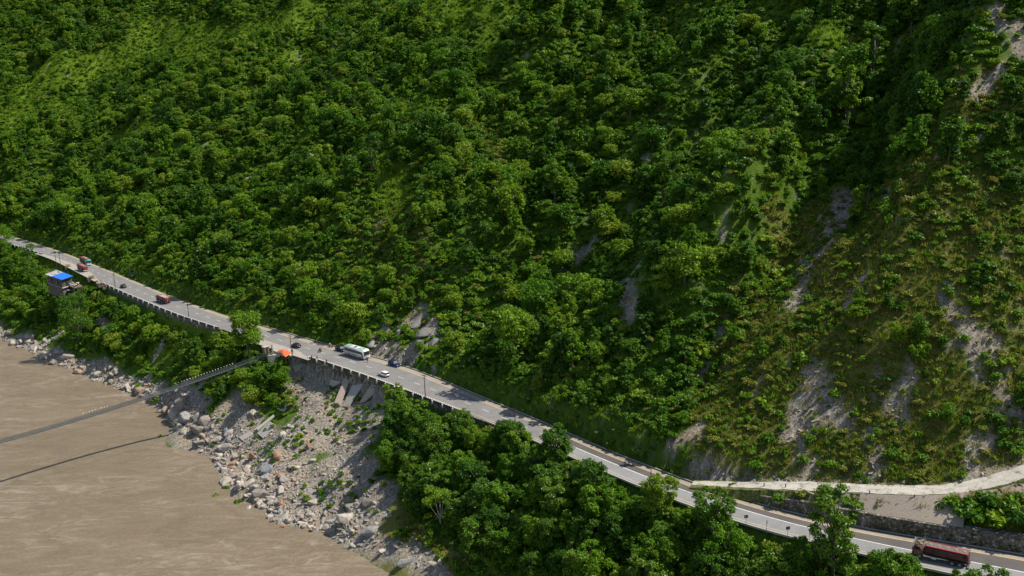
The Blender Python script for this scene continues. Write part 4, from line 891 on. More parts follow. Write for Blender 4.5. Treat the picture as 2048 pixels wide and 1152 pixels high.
# parapets: dark wall, striped coping, white blocks
M_pdark = plain('black parapet paint', (.05, .047, .04), .8); M_pw = plain('chalky white paint', (.6, .58, .54), .8, var=.1)
def parapet(s0, s1, label, gap):
    p0 = rp(s0, -wL(s0)-.55); o = empty('parapet', p0, 0, label, 'parapet')
    S_ = np.linspace(s0, s1, int((s1-s0)/2)); off = lambda s_: -wL(s_)-.72
    q0 = lambda s_, f, z: rp(s_, f, z)-p0
    MB().loft([[q0(q_, off(q_), -.1), q0(q_, off(q_), .5), q0(q_, off(q_)+.35, .5), q0(q_, off(q_)+.35, -.1)] for q_ in S_]).build('wall', M_pdark, o)
    mb = MB(); s_ = s0+.3
    while s_ < s1-.5:
        a_ = [q0(s_, off(s_)-.03, z) for z in (.505, .64)]; b_ = [q0(s_+.42, off(s_)-.03, z) for z in (.505, .64)]; c_ = [q0(s_+.42, off(s_)+.38, z) for z in (.505, .64)]; d_ = [q0(s_, off(s_)+.38, z) for z in (.505, .64)]
        mb.add([a_[0], b_[0], c_[0], d_[0], a_[1], b_[1], c_[1], d_[1]], [(0, 3, 2, 1), (4, 5, 6, 7), (0, 1, 5, 4), (1, 2, 6, 5), (2, 3, 7, 6), (3, 0, 4, 7)]); s_ += .95
    mb.build('coping_block', M_pw, o)
    s_ = s0+.6
    while s_ < s1:
        pb = MB().box((0, 0, -.1), (.42, .5, 1.2)).build('white_pillar', M_pw, o, .04); p = rp(s_, -wL(s_)-.95)-p0; pb.location = p+np.array([0, 0, .0]); pb.rotation_euler = (0, 0, rtan(s_)); s_ += gap
parapet(SX[640]+2, SX[1000]-6, 'black and white striped parapet above the landslide', 4.6)
parapet(SX[228]+1, SX[465], 'black and white parapet between the shack and the roadside tree', 5.4)
parapet(SX[30]+10, SX[110]-4, 'short far parapet at the upper left end of the highway', 5.4)
# low guard posts along the side track
for k_, (x_, y_, l_) in enumerate([(1528,973,'leftmost'),(1571,975,'second'),(1739,989,'third'),(1829,993,'fourth'),(1874,996,'fifth'),(1921,997,'rightmost')]):
    p = unp(x_, y_, TR[int(np.argmin([abs(projv(q_[None])[0][0]-x_) for q_ in TR]))][2]+.0)
    p[2] = hz(p[0], p[1]); o = empty('guard_post', p, 0, l_+' short dark guard post on the outer edge of the side track', 'post', 'guard posts on the side track')
    MB().box((0, 0, .4), (.2, .2, 1.1), top=.85).build('post', plain('dark post', (.06, .055, .05), .8), o, .02); MB().box((0, 0, .99), (.24, .24, .08)).build('cap', M_kerb, o, .01)

# ------------------------------------------------------------------ utility poles and signs
M_pole = plain('rusty pole metal', (.1, .08, .065), .6, .4); M_steel = plain('galvanised steel', (.35, .36, .36), .45, .7); M_ins = plain('brown insulator', (.12, .05, .03), .3)
def pole(px_, py_, top, label, lamp=False, arm=True):
    s_, of, z0 = onroad(px_, py_); p = rp(s_, of); k_ = (p-_C)@_fw; h_ = (py_-top)*k_/FPX/.97
    if of < -wL(s_)-.3: p[2] = min(p[2]-.3, p[2])
    o = empty('utility_pole', p, rtan(s_)+.3, label, 'utility pole', 'utility poles along the river side of the highway')
    MB().tube([(0, 0, -1.5), (0, 0, h_*.5), (0, 0, h_)], [.14, .12, .09], 8).build('pole', M_pole, o)
    if arm:
        c = MB().box((0, 0, h_-.35), (1.7, .1, .1)).box((0, 0, h_-1.0), (1.2, .09, .09)).build('crossarm', M_pole, o)
        ins = MB()
        for x in (-.75, -.35, .35, .75): ins.tube([(x, 0, h_-.3), (x, 0, h_-.08)], .05, 6)
        ins.build('insulator', M_ins, c)
    if lamp: MB().tube([(0, 0, h_-.6), (0, -.5, h_-.3), (0, -1.2, h_-.2)], .04, 6).build('bracket', M_steel, o)
pole(113, 530, 501, 'left pole of the pair beside the blue roofed shack'); pole(121.5, 533, 503, 'right pole of the pair beside the blue roofed shack')
pole(231, 578, 545, 'pole at the start of the parapet beside the dark hatchback'); pole(378, 636, 600, 'pole standing before the tree shadow on the far highway')
pole(584, 714, 668, 'pole beside the orange stall'); pole(851, 798, 746, 'pole rising from the parapet right of the white hatchback')
pole(1031, 863, 815, 'thin pole between the dashed lane and the pale topped tree'); pole(1302, 962, 934, 'short pole beside the dark lane above the light green tree', arm=False)
M_sb = plain('dark sign back', (.05, .05, .048), .6, .5); M_sw = plain('sign face pale stripe', (.5, .5, .47), .5)
for k_, (x_, y_, top, yaw, l_) in enumerate([(1493,1048,1029,.1,'first dark road sign from the left with two pale bars'),(1536,1058,1041,1.0,'second road sign from the left turned sideways'),(1578,1070,1053,.1,'third road sign from the left with two pale bars'),(1620,1082,1060,1.05,'fourth road sign from the left turned sideways beside the tallest tree')]):
    s_, of, z0 = onroad(x_, y_); s_, of = s_, min(of, -wL(s_)-.5); p = rp(s_, of, -.1); k_z = (p-_C)@_fw; h_ = max(2.3, (projv(p[None])[1][0]-top)*k_z/FPX/.97)
    o = empty('road_sign', p, yaw, l_, 'road sign', 'road signs at the highway bend')
    MB().tube([(0, 0, -.8), (0, 0, h_-.2)], .05, 8).build('post', M_steel, o); b = MB().box((0, -.06, h_-.35), (.85, .04, .7)).build('board', M_sb, o, .01)
    MB().box((-.2, -.095, h_-.35), (.1, .02, .62)).box((.2, -.095, h_-.35), (.1, .02, .62)).build('stripe', M_sw, b)

# ------------------------------------------------------------------ vehicles (front towards +x)
M_glass = plain('dark window glass', (.02, .025, .03), .12, var=.1, spec=.8); M_rub = plain('tyre rubber', (.025, .024, .022), .9); M_rim = plain('wheel rim', (.3, .29, .27), .5, .6)
M_blk = plain('black trim', (.03, .03, .03), .6); M_hl = plain('headlight lens', (.7, .7, .68), .15, spec=.8); M_tl = plain('tail light lens', (.4, .02, .015), .25)
M_chr = plain('dull chrome', (.5, .5, .48), .3, .8); M_wht = plain('white vehicle paint', (.75, .74, .71), .4, var=.06)
def wheel(par, x, y, r_=.33, w_=.22, dual=False):
    t = MB().tube([(x, y-w_/2, r_), (x, y+w_/2, r_)], r_, 16).build('wheel', M_rub, par, .03); sgn = 1 if y > 0 else -1
    MB().tube([(x, y+sgn*(w_/2-.01), r_), (x, y+sgn*(w_/2+.02), r_)], r_*.6, 12).build('rim', M_rim, t); return t
def vehicle(name, px_, py_, away, label, cat, off=0, yaw=0, z=None):
    s_, of, z0 = onroad(px_, py_); p = rp(s_, of+off, .012)
    return empty(name, p, rtan(s_)+(math.pi if away else 0)+yaw, label, cat)
def car(px_, py_, away, m, label, style='hatch', L=4.0, W_=1.72, Hh=1.5, yaw=0, cat='car', off=0):
    o = vehicle('parked_car' if cat == 'x' else 'car', px_, py_, away, label, cat, off, yaw); h = L/2
    if style == 'sedan': cab = [(-.62*h, .92), (-.42*h, Hh-.04), (.1*h, Hh), (.48*h, .92)]
    elif style == 'suv': cab = [(-.96*h, .98), (-.86*h, Hh-.05), (.12*h, Hh), (.45*h, 1.02)]
    elif style == 'pickup': cab = [(-.2*h, 1.0), (-.14*h, Hh-.04), (.28*h, Hh), (.55*h, 1.05)]
    else: cab = [(-.93*h, .95), (-.78*h, Hh-.08), (-.1*h, Hh), (.2*h, Hh-.03), (.55*h, .93)]
    bh = .95 if style != 'suv' else 1.0
    body = MB().prism([(-h, .32), (-h*.99, bh-.1), (-h*.93, bh), (.55*h, bh), (.93*h, bh-.16), (h, .62), (h*.98, .3), (h*.55, .22), (-h*.6, .22)], -W_/2, W_/2).build('body', m, o, .07, True)
    tp = lambda z_: 1-.16*max(0, (z_-.95)/(Hh-.95))
    g = MB().prism(cab, -W_/2*.94, W_/2*.94, tp).build('windows', M_glass, o, .04)
    xs = [c[0] for c in cab if c[1] > Hh-.12]; MB().box(((min(xs)+max(xs))/2, 0, Hh+.0), (max(xs)-min(xs)+.18, W_*.8, .06)).build('roof', m, o, .025)
    for sy in (-1, 1):
        mp_ = MB()
        for x in ((cab[1][0]+cab[-2][0])/2, cab[1][0]+.12, cab[-2][0]-.02):
            mp_.tube([(x, sy*W_/2*.955, .93), (x, sy*W_/2*.82, Hh-.01)], .035, 4)
        mp_.build('pillar', m, o)
        wheel(o, .62*h, sy*(W_/2-.1)); wheel(o, -.6*h, sy*(W_/2-.1))
        MB().box((.96*h, sy*W_*.36, .66), (.14, .34, .16)).build('headlight', M_hl, o, .03); MB().box((-.985*h, sy*W_*.4, .8), (.08, .2, .26)).build('tail_light', M_tl, o, .02)
        MB().box((.42*h, sy*(W_/2+.08), 1.0), (.1, .16, .12)).build('mirror', m, o, .02)
    MB().box((h*.99, 0, .42), (.1, W_*.9, .18)).build('bumper', M_blk, o, .02); MB().box((-h*1.0, 0, .45), (.1, W_*.9, .2)).build('bumper', M_blk, o, .02)
    MB().box((-h*1.02, 0, .68), (.03, .45, .13)).build('number_plate', M_wht, o)
    return o
c_blue = plain('deep blue paint', (.02, .025, .12), .25, .3, spec=.7); c_plum = plain('dark plum paint', (.045, .02, .045), .25, .3, spec=.7); c_black = plain('black car paint', (.02, .02, .024), .25, .3, spec=.7); c_navy = plain('navy paint', (.02, .03, .05), .3, .3)
car(245, 575.5, True, c_black, 'small black hatchback driving between the shack and the red tanker', L=3.9, off=.4)
car(592, 694.5, True, c_plum, 'dark plum hatchback driving past the orange stall', L=4.0)
car(768, 752, True, M_wht, 'white estate hatchback driving beside the striped parapet', 'suv', L=4.2, Hh=1.52)
car(789, 731.5, False, c_blue, 'deep blue sport utility car parked on the sandy shoulder', 'suv', L=4.7, W_=1.82, Hh=1.7)
car(682, 702, False, c_navy, 'dark navy car parked right behind the white bus', 'suv', L=4.4, Hh=1.7, cat='car')

def bus():
    o = vehicle('bus', 713, 714, False, 'white coach with green roof panels parked on the shoulder', 'bus', off=.3); L, W_, Hh = 10.6, 2.6, 3.35; h = L/2
    prof = [(-h, .45), (-h, Hh-.25), (-h+.2, Hh-.03), (h-.9, Hh-.03), (h-.35, Hh-.2), (h-.05, 1.5), (h, .9), (h-.04, .4)]
    MB().prism(prof, -W_/2, W_/2).build('body', M_wht, o, .08, True)
    for sy in (-1, 1):
        MB().box((-.25, sy*(W_/2+.012), 2.25), (L-1.3, .03, .95)).build('window_band', M_glass, o, .01)
        mb = MB()
        for x in np.linspace(-h+1.6, h-1.6, 6): mb.box((x, sy*(W_/2+.03), 2.25), (.07, .02, .95))
        mb.build('window_bar', M_blk, o)
        MB().box((h-.95, sy*(W_/2+.014), 1.45), (.55, .03, 1.9)).build('door', M_glass, o)
        for x in (h-2.1, -h+2.6): wheel(o, x, sy*(W_/2-.13), .5, .3)
        MB().box((h+.22, sy*(W_/2+.1), 2.35), (.1, .12, .45)).tube([(h-.3, sy*W_/2, Hh-.3), (h+.22, sy*(W_/2+.1), 2.55)], .03, 5).build('mirror', M_blk, o)
        MB().box((h-.02, sy*.95, .85), (.08, .42, .25)).build('headlight', M_hl, o, .03)
        MB().box((-h-.01, sy*1.05, 1.1), (.06, .18, .5)).build('tail_light', M_tl, o)
        # red and orange emblem, then a dark line of lettering too small to read
        em = MB(); red = plain('red livery paint', (.5, .05, .03), .4)
        for k_ in range(5):
            a_ = k_*.55; em.box((-h+2.2+k_*.36*(1 if True else 1), sy*(W_/2+.02), 1.35-.13*k_+.22*(k_ % 2)), (.5, .02, .13), ry=.8-.3*k_)
        em.build('emblem', red, o)
        lt = MB()
        for k_ in range(9):
            if k_ == 6: continue
            lt.box((-h+4.3+k_*.26, sy*(W_/2+.02), .95), (.17, .02, .22)); lt.box((-h+4.38+k_*.26, sy*(W_/2+.02), 1.08), (.05, .02, .12))
        lt.build('lettering', M_blk, o)
    mb = MB().add([(h-.27, -1.12, 2.85), (h-.27, 1.12, 2.85), (h+.012, 1.18, 1.6), (h+.012, -1.18, 1.6)], [(0, 1, 2, 3)]); mb.v += [(x-.06, y, z) for x, y, z in mb.v[:4]]; mb.f += [(7, 6, 5, 4), (0, 4, 5, 1), (1, 5, 6, 2), (2, 6, 7, 3), (3, 7, 4, 0)]
    mb.build('windscreen', M_glass, o)
    MB().box((h+.0, 0, .72), (.06, 1.3, .3)).build('grille', M_blk, o, .02); MB().box((h+.02, 0, 1.28), (.05, 1.9, .12)).build('number_panel', M_blk, o)
    gr = plain('faded green roof paint', (.13, .4, .24), .5)
    MB().box((-h+1.7, 0, Hh-.02), (1.7, 1.9, .05)).build('roof_panel', gr, o, .01); MB().box((h-2.6, .0, Hh-.02), (2.6, 1.9, .05)).build('roof_panel', gr, o, .01)
    MB().box((-.3, 0, Hh+.06), (1.5, 1.3, .2)).build('air_conditioner', plain('light grey plastic', (.5, .5, .48), .5), o, .04)
    MB().box((-.3, 0, Hh+.17), (.9, .8, .04)).build('vent', M_blk, o)
    MB().box((h-2.6, 0, Hh+.03), (.7, .6, .08)).build('hatch', M_wht, o, .02)
bus()

def tanker(px_, py_, away, label, m_tank, m_cab, L=9.6, detail=True, off=0, rear=None, stripe=None, topm=None):
    o = vehicle('tanker_truck', px_, py_, away, label, 'truck', off); h = L/2; W_ = 2.5; cx = h-1.0
    m_top = topm or plain('dull brown tank top', (.14, .115, .1), .6)
    MB().box((-.2, 0, .85), (L-.6, .9, .25)).box((h-.3, 0, .55), (.3, 2.2, .3)).build('chassis', M_blk, o, .02)
    cb = MB().prism([(cx-1.0, .7), (cx-1.0, 2.75), (cx+.6, 2.75), (cx+1.0, 1.6), (cx+1.05, .6)], -W_/2+.05, W_/2-.05).build('cab', m_cab, o, .08, True)
    w_ = MB().add([(cx+.66, -1.0, 2.62), (cx+.66, 1.0, 2.62), (cx+1.03, 1.1, 1.68), (cx+1.03, -1.1, 1.68)], [(0, 1, 2, 3)]); w_.v += [(x-.05, y, z) for x, y, z in w_.v[:4]]; w_.f += [(7, 6, 5, 4), (0, 4, 5, 1), (1, 5, 6, 2), (2, 6, 7, 3), (3, 7, 4, 0)]
    w_.build('windscreen', M_glass, o)
    for sy in (-1, 1):
        d = MB().box((cx+.0, sy*(W_/2-.04), 1.45), (1.1, .04, 1.4)).build('door', m_cab, o, .02); MB().box((cx+.05, sy*(W_/2-.01), 2.1), (.9, .04, .65)).build('window', M_glass, d)
        MB().box((cx+1.05, sy*.9, .95), (.08, .32, .24)).build('headlight', M_hl, o, .03); MB().box((cx+.95, sy*(W_/2+.15), 2.1), (.06, .2, .5)).build('mirror', M_blk, o)
        wheel(o, h-1.35, sy*(W_/2-.18), .5, .32)
        for x in (-h+1.5, -h+2.8): wheel(o, x, sy*(W_/2-.28), .5, .5)
        MB().box((-h-.05, sy*.95, .5), (.03, .5, .55)).build('mud_flap', M_blk, o); MB().box((-h-.02, sy*.95, .95), (.06, .3, .14)).build('tail_light', M_tl, o)
    rk = MB()   # roof rack over the cab with the load on it
    for x in (cx-.95, cx+.55):
        rk.tube([(x, -1.1, 3.1), (x, 1.1, 3.1)], .035, 5)
        for y in (-1.1, 1.1): rk.tube([(x, y, 2.7), (x, y, 3.1)], .03, 5)
    for y in (-1.1, 1.1): rk.tube([(cx-.95, y, 3.1), (cx+.55, y, 3.1)], .035, 5)
    rr_ = rk.build('roof_rack', M_chr, o)
    if detail:
        ld = MB(); rg_ = np.random.default_rng(2)
        for _ in range(9): ld.box((cx-.2+rg_.uniform(-.5, .5), rg_.uniform(-.85, .85), 2.88), (rg_.uniform(.25, .5), rg_.uniform(.25, .5), rg_.uniform(.15, .35)), rz=rg_.uniform(0, 3))
        ld.build('load', plain('tan canvas bundles', (.3, .24, .16), .9, var=.4, scale=1.5), rr_, .03)
        MB().add([(cx+.62, -1.15, 2.8), (cx+.62, 1.15, 2.8), (cx+.95, 1.15, 3.15), (cx+.95, -1.15, 3.15), (cx+.6, -1.15, 2.83), (cx+.6, 1.15, 2.83), (cx+.93, 1.15, 3.2), (cx+.93, -1.15, 3.2)], [(0, 1, 2, 3), (7, 6, 5, 4), (0, 4, 5, 1), (1, 5, 6, 2), (2, 6, 7, 3), (3, 7, 4, 0)]).build('visor', M_chr, o)
    x0, x1 = -h+.1, cx-1.15; zc = 1.95; secs = []
    for x, k_ in ((x0, .8), (x0+.12, .96), (x0+.3, 1), (x1-.3, 1), (x1-.12, .96), (x1, .8)):
        c = []
        for j_ in range(24):
            a_ = 2*math.pi*j_/24; ca_, sa_ = math.cos(a_), math.sin(a_); c.append((x, math.copysign(abs(ca_)**.62, ca_)*1.2*k_, zc+math.copysign(abs(sa_)**.72, sa_)*.88*k_))
        secs.append(c)
    tk = MB().loft(secs).build('tank', m_tank, o, 0, True)
    MB().box(((x0+x1)/2, 0, zc+.885), (x1-x0-.3, 1.75, .06)).build('top_walkway', m_top, o, .01)
    n = 5 if detail else 4
    for x in np.linspace(x0+.8, x1-.8, n):
        l_ = MB().tube([(x, 0, zc+.9), (x, 0, zc+1.02)], .3, 14).build('filler_lid', plain('pale grey lid', (.5, .47, .45), .45, .3), o, .01); MB().box((x, 0, zc+1.05), (.5, .08, .05)).build('handle', M_blk, l_)
    rl = MB()
    for sy in (-1, 1): rl.box(((x0+x1)/2, sy*.97, zc+.86), (x1-x0-.1, .16, .16))
    rl.build('side_rail', plain('bright red rail', (.5, .02, .02), .4) if stripe is None else stripe, o, .02)
    mb = MB()
    for sy in (-1, 1):
        for x in np.linspace(x0+.5, x1-.6, 5): mb.box((x, sy*1.19, zc-.1), (.06, .05, 1.2))
        mb.box(((x0+x1)/2, sy*1.15, 1.02), (x1-x0, .1, .12))
    mb.build('frame_rib', M_blk, o)
    MB().box(((x0+x1)/2+1.6, -1.19, .75), (1.0, .35, .5)).build('side_box', M_blk, o, .03); MB().tube([((x0+x1)/2+1.6, 1.1, .75), ((x0+x1)/2+2.5, 1.1, .75)], .3, 12).build('fuel_tank', M_chr, o)
    ld = MB()
    for y in (-.2, .25): ld.tube([(x0-.08, y, .9), (x0-.08, y, zc+1.3)], .03, 5)
    for z in np.linspace(1.1, zc+1.1, 6): ld.tube([(x0-.08, -.2, z), (x0-.08, .25, z)], .02, 5)
    ld.build('ladder', M_chr, o); MB().box((-h-.02, 0, .75), (.12, 2.3, .2)).build('rear_bumper', rear or M_blk, o, .02)
    return o
m_red = plain('dusty red tank paint', (.25, .03, .028), .4, .1, var=.3); m_redd = plain('dirty maroon tank side', (.1, .035, .028), .5, .1, var=.5, scale=1.2)
tanker(1881, 1121, True, 'near red and black tanker truck with five pale lids at the bottom right', m_redd, plain('grimy dark red cab paint', (.2, .1, .075), .5, var=.5, scale=1.5), L=9.8)
tanker(327, 605, True, 'middle red tanker truck driving alone past the parapet', m_red, plain('maroon cab paint', (.2, .05, .04), .5), L=8.6, detail=False, topm=plain('pale tank top', (.42, .38, .33), .5), stripe=m_red)
tanker(166, 541.5, True, 'farthest red tanker truck with a white rear next to the teal truck', m_red, plain('maroon cab paint', (.2, .05, .04), .5), L=8.6, detail=False, rear=M_wht, topm=plain('orange brown tank top', (.35, .14, .09), .5), stripe=m_red)
def cargo_truck():
    o = vehicle('cargo_truck', 171, 529, False, 'teal fronted cargo truck with a brown load beside the red tanker', 'truck', off=.2); L = 10.0; h = L/2; teal = plain('teal cab paint', (.05, .3, .27), .45); br = plain('brown painted cargo body', (.16, .08, .06), .8, var=.4, scale=1)
    MB().box((0, 0, .85), (L-.4, 1, .25)).build('chassis', M_blk, o)
    cx = h-1.0; MB().prism([(cx-1.1, .6), (cx-1.1, 3.0), (cx+.75, 3.05), (cx+.98, 2.7), (cx+1.05, .55)], -1.22, 1.22).build('cab', teal, o, .07, True)
    MB().box((cx+1.04, 0, 2.0), (.05, 2.1, .85)).build('windscreen', M_glass, o); MB().box((cx+1.07, 0, 1.2), (.05, 2.1, .5)).build('grille', plain('silver grille', (.5, .5, .47), .4, .3), o); MB().box((cx+1.1, 0, .65), (.15, 2.3, .3)).build('bumper', M_wht, o, .03)
    for sy in (-1, 1):
        MB().box((cx, sy*1.225, 2.15), (1.1, .04, .7)).build('window', M_glass, o); MB().box((cx+1.09, sy*.9, 1.1), (.06, .3, .22)).build('headlight', M_hl, o)
        wheel(o, h-1.4, sy*1.05, .5, .32)
        for x in (-h+1.4, -h+2.7): wheel(o, x, sy*.95, .5, .5)
    b = MB().box((-1.15, 0, 2.05), (L-2.5, 2.5, 2.1)).build('cargo_body', br, o, .03)
    mb = MB()
    for sy in (-1, 1):
        for x in np.linspace(-h+.2, h-2.5, 8): mb.box((x, sy*1.27, 2.05), (.1, .06, 2.1))
    mb.build('rib', M_blk, b)
    rg_ = np.random.default_rng(6); t = MB()
    for x in np.linspace(-h+.8, h-3, 7): t.box((x, rg_.uniform(-.2, .2), 3.2+rg_.uniform(-.05, .15)), (1.15, 2.2, .35), rz=rg_.normal()*.05, top=.85)
    t.build('tarpaulin', plain('rust brown tarpaulin', (.24, .12, .08), .9, var=.4), b, .08, True); MB().box((h-3.6, 0, 3.5), (1.2, 1.1, .2)).build('bundle', plain('pale cloth bundle', (.55, .42, .36), .9), b, .06)
cargo_truck()
def motorbike(px_, py_, away, m, label, yaw=0):
    o = vehicle('motorcycle', px_, py_, away, label, 'motorcycle', yaw=yaw)
    for x in (-.62, .66):
        t = MB().tube([(x, -.06, .3), (x, .06, .3)], .3, 16).build('wheel', M_rub, o, .02); MB().tube([(x, -.065, .3), (x, .065, .3)], .19, 12).build('rim', M_rim, t)
    MB().tube([(.5, 0, .85), (.1, 0, .6), (-.3, 0, .45), (-.62, 0, .3)], .05, 6).build('frame', M_blk, o)
    MB().tube([(.66, 0, .3), (.45, 0, .95)], .045, 6).build('fork', M_chr, o); MB().tube([(.4, -.36, 1.0), (.46, 0, .96), (.4, .36, 1.0)], .025, 6).build('handlebar', M_blk, o)
    MB().box((.15, 0, .78), (.5, .28, .24), top=.8).build('fuel_tank', m, o, .06, True); MB().box((-.4, 0, .78), (.75, .27, .12)).build('seat', M_blk, o, .04, True)
    MB().box((.05, 0, .42), (.4, .3, .3)).build('engine', M_rim, o, .03); MB().tube([(.0, .16, .3), (-.75, .18, .35)], .045, 6).build('exhaust', M_chr, o)
    MB().tube([(.55, 0, .85), (.64, 0, .85)], .09, 8).build('headlight', M_hl, o); MB().tube([(-.85, 0, .62), (-.5, 0, .68)], .09, 6).build('rear_mudguard', m, o)
    return o
mb1 = motorbike(640, 704, True, c_black, 'black motorcycle ridden along the middle of the lane'); mb2 = motorbike(661, 694.5, False, M_wht, 'white motorcycle standing on the shoulder behind the navy car', .15)

# ------------------------------------------------------------------ people
def skin_person(name, loc, rz, pose, cloth, legs, label, skin=None, hairc=(.02, .015, .01)):
    sk = skin or plain('brown skin', (.3, .17, .1), .6); o = empty(name, loc, rz, label, 'person')
    V_ = []; R_ = []; E2 = []
    def v(p, r_, par=None):
        V_.append(p); R_.append(r_); i_ = len(V_)-1
        if par is not None: E2.append((par, i_))
        return i_
    if pose == 'ride':
        pel = v((0, 0, .9), .14); ch = v((.12, 0, 1.18), .15, pel); nk0 = v((.2, 0, 1.38), .1, ch); nk = v((.23, 0, 1.46), .055, nk0); hd = v((.26, 0, 1.56), .095, nk); v((.27, 0, 1.67), .085, hd)
        arms = [[(.2, s_*.19, 1.36), (.32, s_*.3, 1.15), (.42, s_*.34, 1.03)] for s_ in (-1, 1)]; lg = [[(.02, s_*.12, .88), (.38, s_*.2, .78), (.12, s_*.2, .4), (.24, s_*.2, .33)] for s_ in (-1, 1)]
    else:
        ln = .1 if pose == 'lean' else 0
        pel = v((0, 0, .95), .14); ch = v((ln, 0, 1.22), .15, pel); nk0 = v((ln*1.6, 0, 1.42), .1, ch); nk = v((ln*1.8, 0, 1.5), .055, nk0); hd = v((ln*2, 0, 1.59), .09, nk); v((ln*2, 0, 1.7), .08, hd)
        st_ = .22 if pose == 'walk' else .06
        arms = [[(ln*1.6, s_*.2, 1.4), (ln*1.6-.05*s_*(pose == 'walk')*3, s_*.25, 1.13), (ln*2+.1+(.15 if pose == 'lean' else -.1*s_*(pose == 'walk')), s_*.24, .9)] for s_ in (-1, 1)]
        lg = [[(0, s_*.1, .9), (s_*st_*.6+.03, s_*.11, .5), (s_*st_, s_*.11, .09), (s_*st_+.15, s_*.12, .04)] for s_ in (-1, 1)]
    for a_ in arms:
        i0 = v(a_[0], .062, nk0); i1 = v(a_[1], .045, i0); i2 = v(a_[2], .03, i1); d = (Vector(a_[2])-Vector(a_[1])).normalized(); b_ = Vector((1, 0, 0)) if abs(d.x) < .7 else Vector((0, 0, 1))
        i3 = v(tuple(Vector(a_[2])+d*.06), .032, i2); sgn = 1 if a_[0][1] > 0 else -1
        for f, ln_ in ((-.03, .07), (-.01, .085), (.01, .08), (.03, .06)):
            j0 = v(tuple(Vector(a_[2])+d*.1+b_*f), .009, i3); j1 = v(tuple(Vector(a_[2])+d*(.1+ln_*.5)+b_*f+Vector((0, -sgn*.008, 0))), .009, j0); v(tuple(Vector(a_[2])+d*(.1+ln_)+b_*f+Vector((0, -sgn*.025, 0))), .008, j1)
        j0 = v(tuple(Vector(a_[2])+d*.05+b_*.05), .01, i2); v(tuple(Vector(a_[2])+d*.09+b_*.07), .009, j0)
    lidx = []
    for l_ in lg:
        i0 = v(l_[0], .1, pel); i1 = v(l_[1], .065, i0); i2 = v(l_[2], .042, i1); v(l_[3], .04, i2)
    def skinned(nm, V2, R2, E3, m, par, root=0):
        me = bpy.data.meshes.new(nm); me.from_pydata(V2, E3, []); ob = link(bpy.data.objects.new(nm, me), par); md = ob.modifiers.new('skin', 'SKIN'); md.use_smooth_shade = True
        for q_, r_ in zip(me.skin_vertices[0].data, R2): q_.radius = (r_, r_)
        me.skin_vertices[0].data[root].use_root = True; ob.modifiers.new('sub', 'SUBSURF').levels = 1; ob.modifiers['sub'].render_levels = 1; me.materials.append(m); return ob
    skinned('body', V_, R_, E2, sk, o)
    c_ = plain(*cloth) if isinstance(cloth, tuple) else cloth; l2 = plain(*legs)
    hp = V_[hd]
    fc = MB().box((hp[0]+.09, -.035, hp[2]+.02), (.02, .022, .012)).box((hp[0]+.09, .035, hp[2]+.02), (.02, .022, .012)); fc.build('eye', M_blk, o); MB().box((hp[0]+.1, 0, hp[2]-.01), (.04, .025, .045), top=.5).build('nose', sk, o); MB().box((hp[0]+.085, 0, hp[2]-.055), (.02, .05, .012)).build('mouth', plain('lip colour', (.25, .09, .07), .6), o)
    MB().box((hp[0], -.095, hp[2]+.01), (.03, .02, .06)).box((hp[0], .095, hp[2]+.01), (.03, .02, .06)).build('ear', sk, o)
    A = [V_[pel], V_[ch], V_[nk0]]; av = [A[0], A[1], (A[2][0], 0, A[2][2]-.02)]; ar = [.16, .175, .11]; ae = [(0, 1), (1, 2)]
    for a_ in arms:
        n_ = len(av); av += [a_[0], a_[1], tuple(Vector(a_[1]).lerp(Vector(a_[2]), .25))]; ar += [.08, .062, .055]; ae += [(2, n_), (n_, n_+1), (n_+1, n_+2)]
    skinned('shirt', av, ar, ae, c_, o)
    av = [V_[pel]]; ar = [.155]; ae = []
    for l_ in lg: n_ = len(av); av += [l_[0], l_[1], l_[2]]; ar += [.115, .082, .06]; ae += [(0, n_), (n_, n_+1), (n_+1, n_+2)]
    skinned('trousers', av, ar, ae, l2, o)
    secs = [[(hp[0]-.015+math.cos(a_)*r_, math.sin(a_)*r_*.95, hp[2]+z_) for a_ in np.linspace(0, 6.28, 11)[:-1]] for z_, r_ in ((.03, .1), (.08, .108), (.13, .095), (.165, .04))]
    MB().loft(secs).build('helmet' if pose == 'ride' else 'hair', plain('black hair', hairc, .7), o, 0, True)
    for l_ in lg: f_ = l_[3]; MB().box((f_[0]-.04, f_[1], f_[2]), (.26, .1, .09), top=.7).build('shoe', M_blk, o, .02)
    return o
def ppos(px_, py_):
    s_, of, z0 = onroad(px_, py_); return tuple(rp(s_, of, .012)), rtan(s_)
dk = ('dark cloth', (.03, .03, .035), .9); lt_ = ('pale cloth', (.6, .58, .54), .9); bl = ('blue cloth', (.06, .09, .16), .9); gy_ = ('grey cloth', (.2, .19, .18), .9); rd_ = ('red cloth', (.35, .06, .04), .9)
for x_, y_, rz, pose, c1_, c2_, l_ in [(735, 724.5, -1.5, 'walk', dk, dk, 'person in dark clothes standing on the lane in front of the bus'), (745.5, 716, .4, 'stand', dk, lt_, 'person in a dark top at the front corner of the bus'),
     (653.8, 727.5, -2.2, 'lean', dk, dk, 'person in black leaning over the striped parapet'), (624, 720.5, -2, 'stand', gy_, dk, 'person in a grey top at the head of the landslide'), (635, 720, -2, 'stand', lt_, dk, 'person in a white top standing where the parapet begins'),
     (585.5, 707.5, -.4, 'stand', dk, bl, 'person standing beside the pole by the orange stall')]:
    p, th = ppos(x_, y_); skin_person('person', p, rz, pose, c1_, c2_, l_)
skin_person('person', mb1.location+Vector((math.cos(mb1.rotation_euler.z), math.sin(mb1.rotation_euler.z), 0))*(-.4), mb1.rotation_euler.z, 'ride', dk, dk, 'rider in dark clothes on the moving black motorcycle')
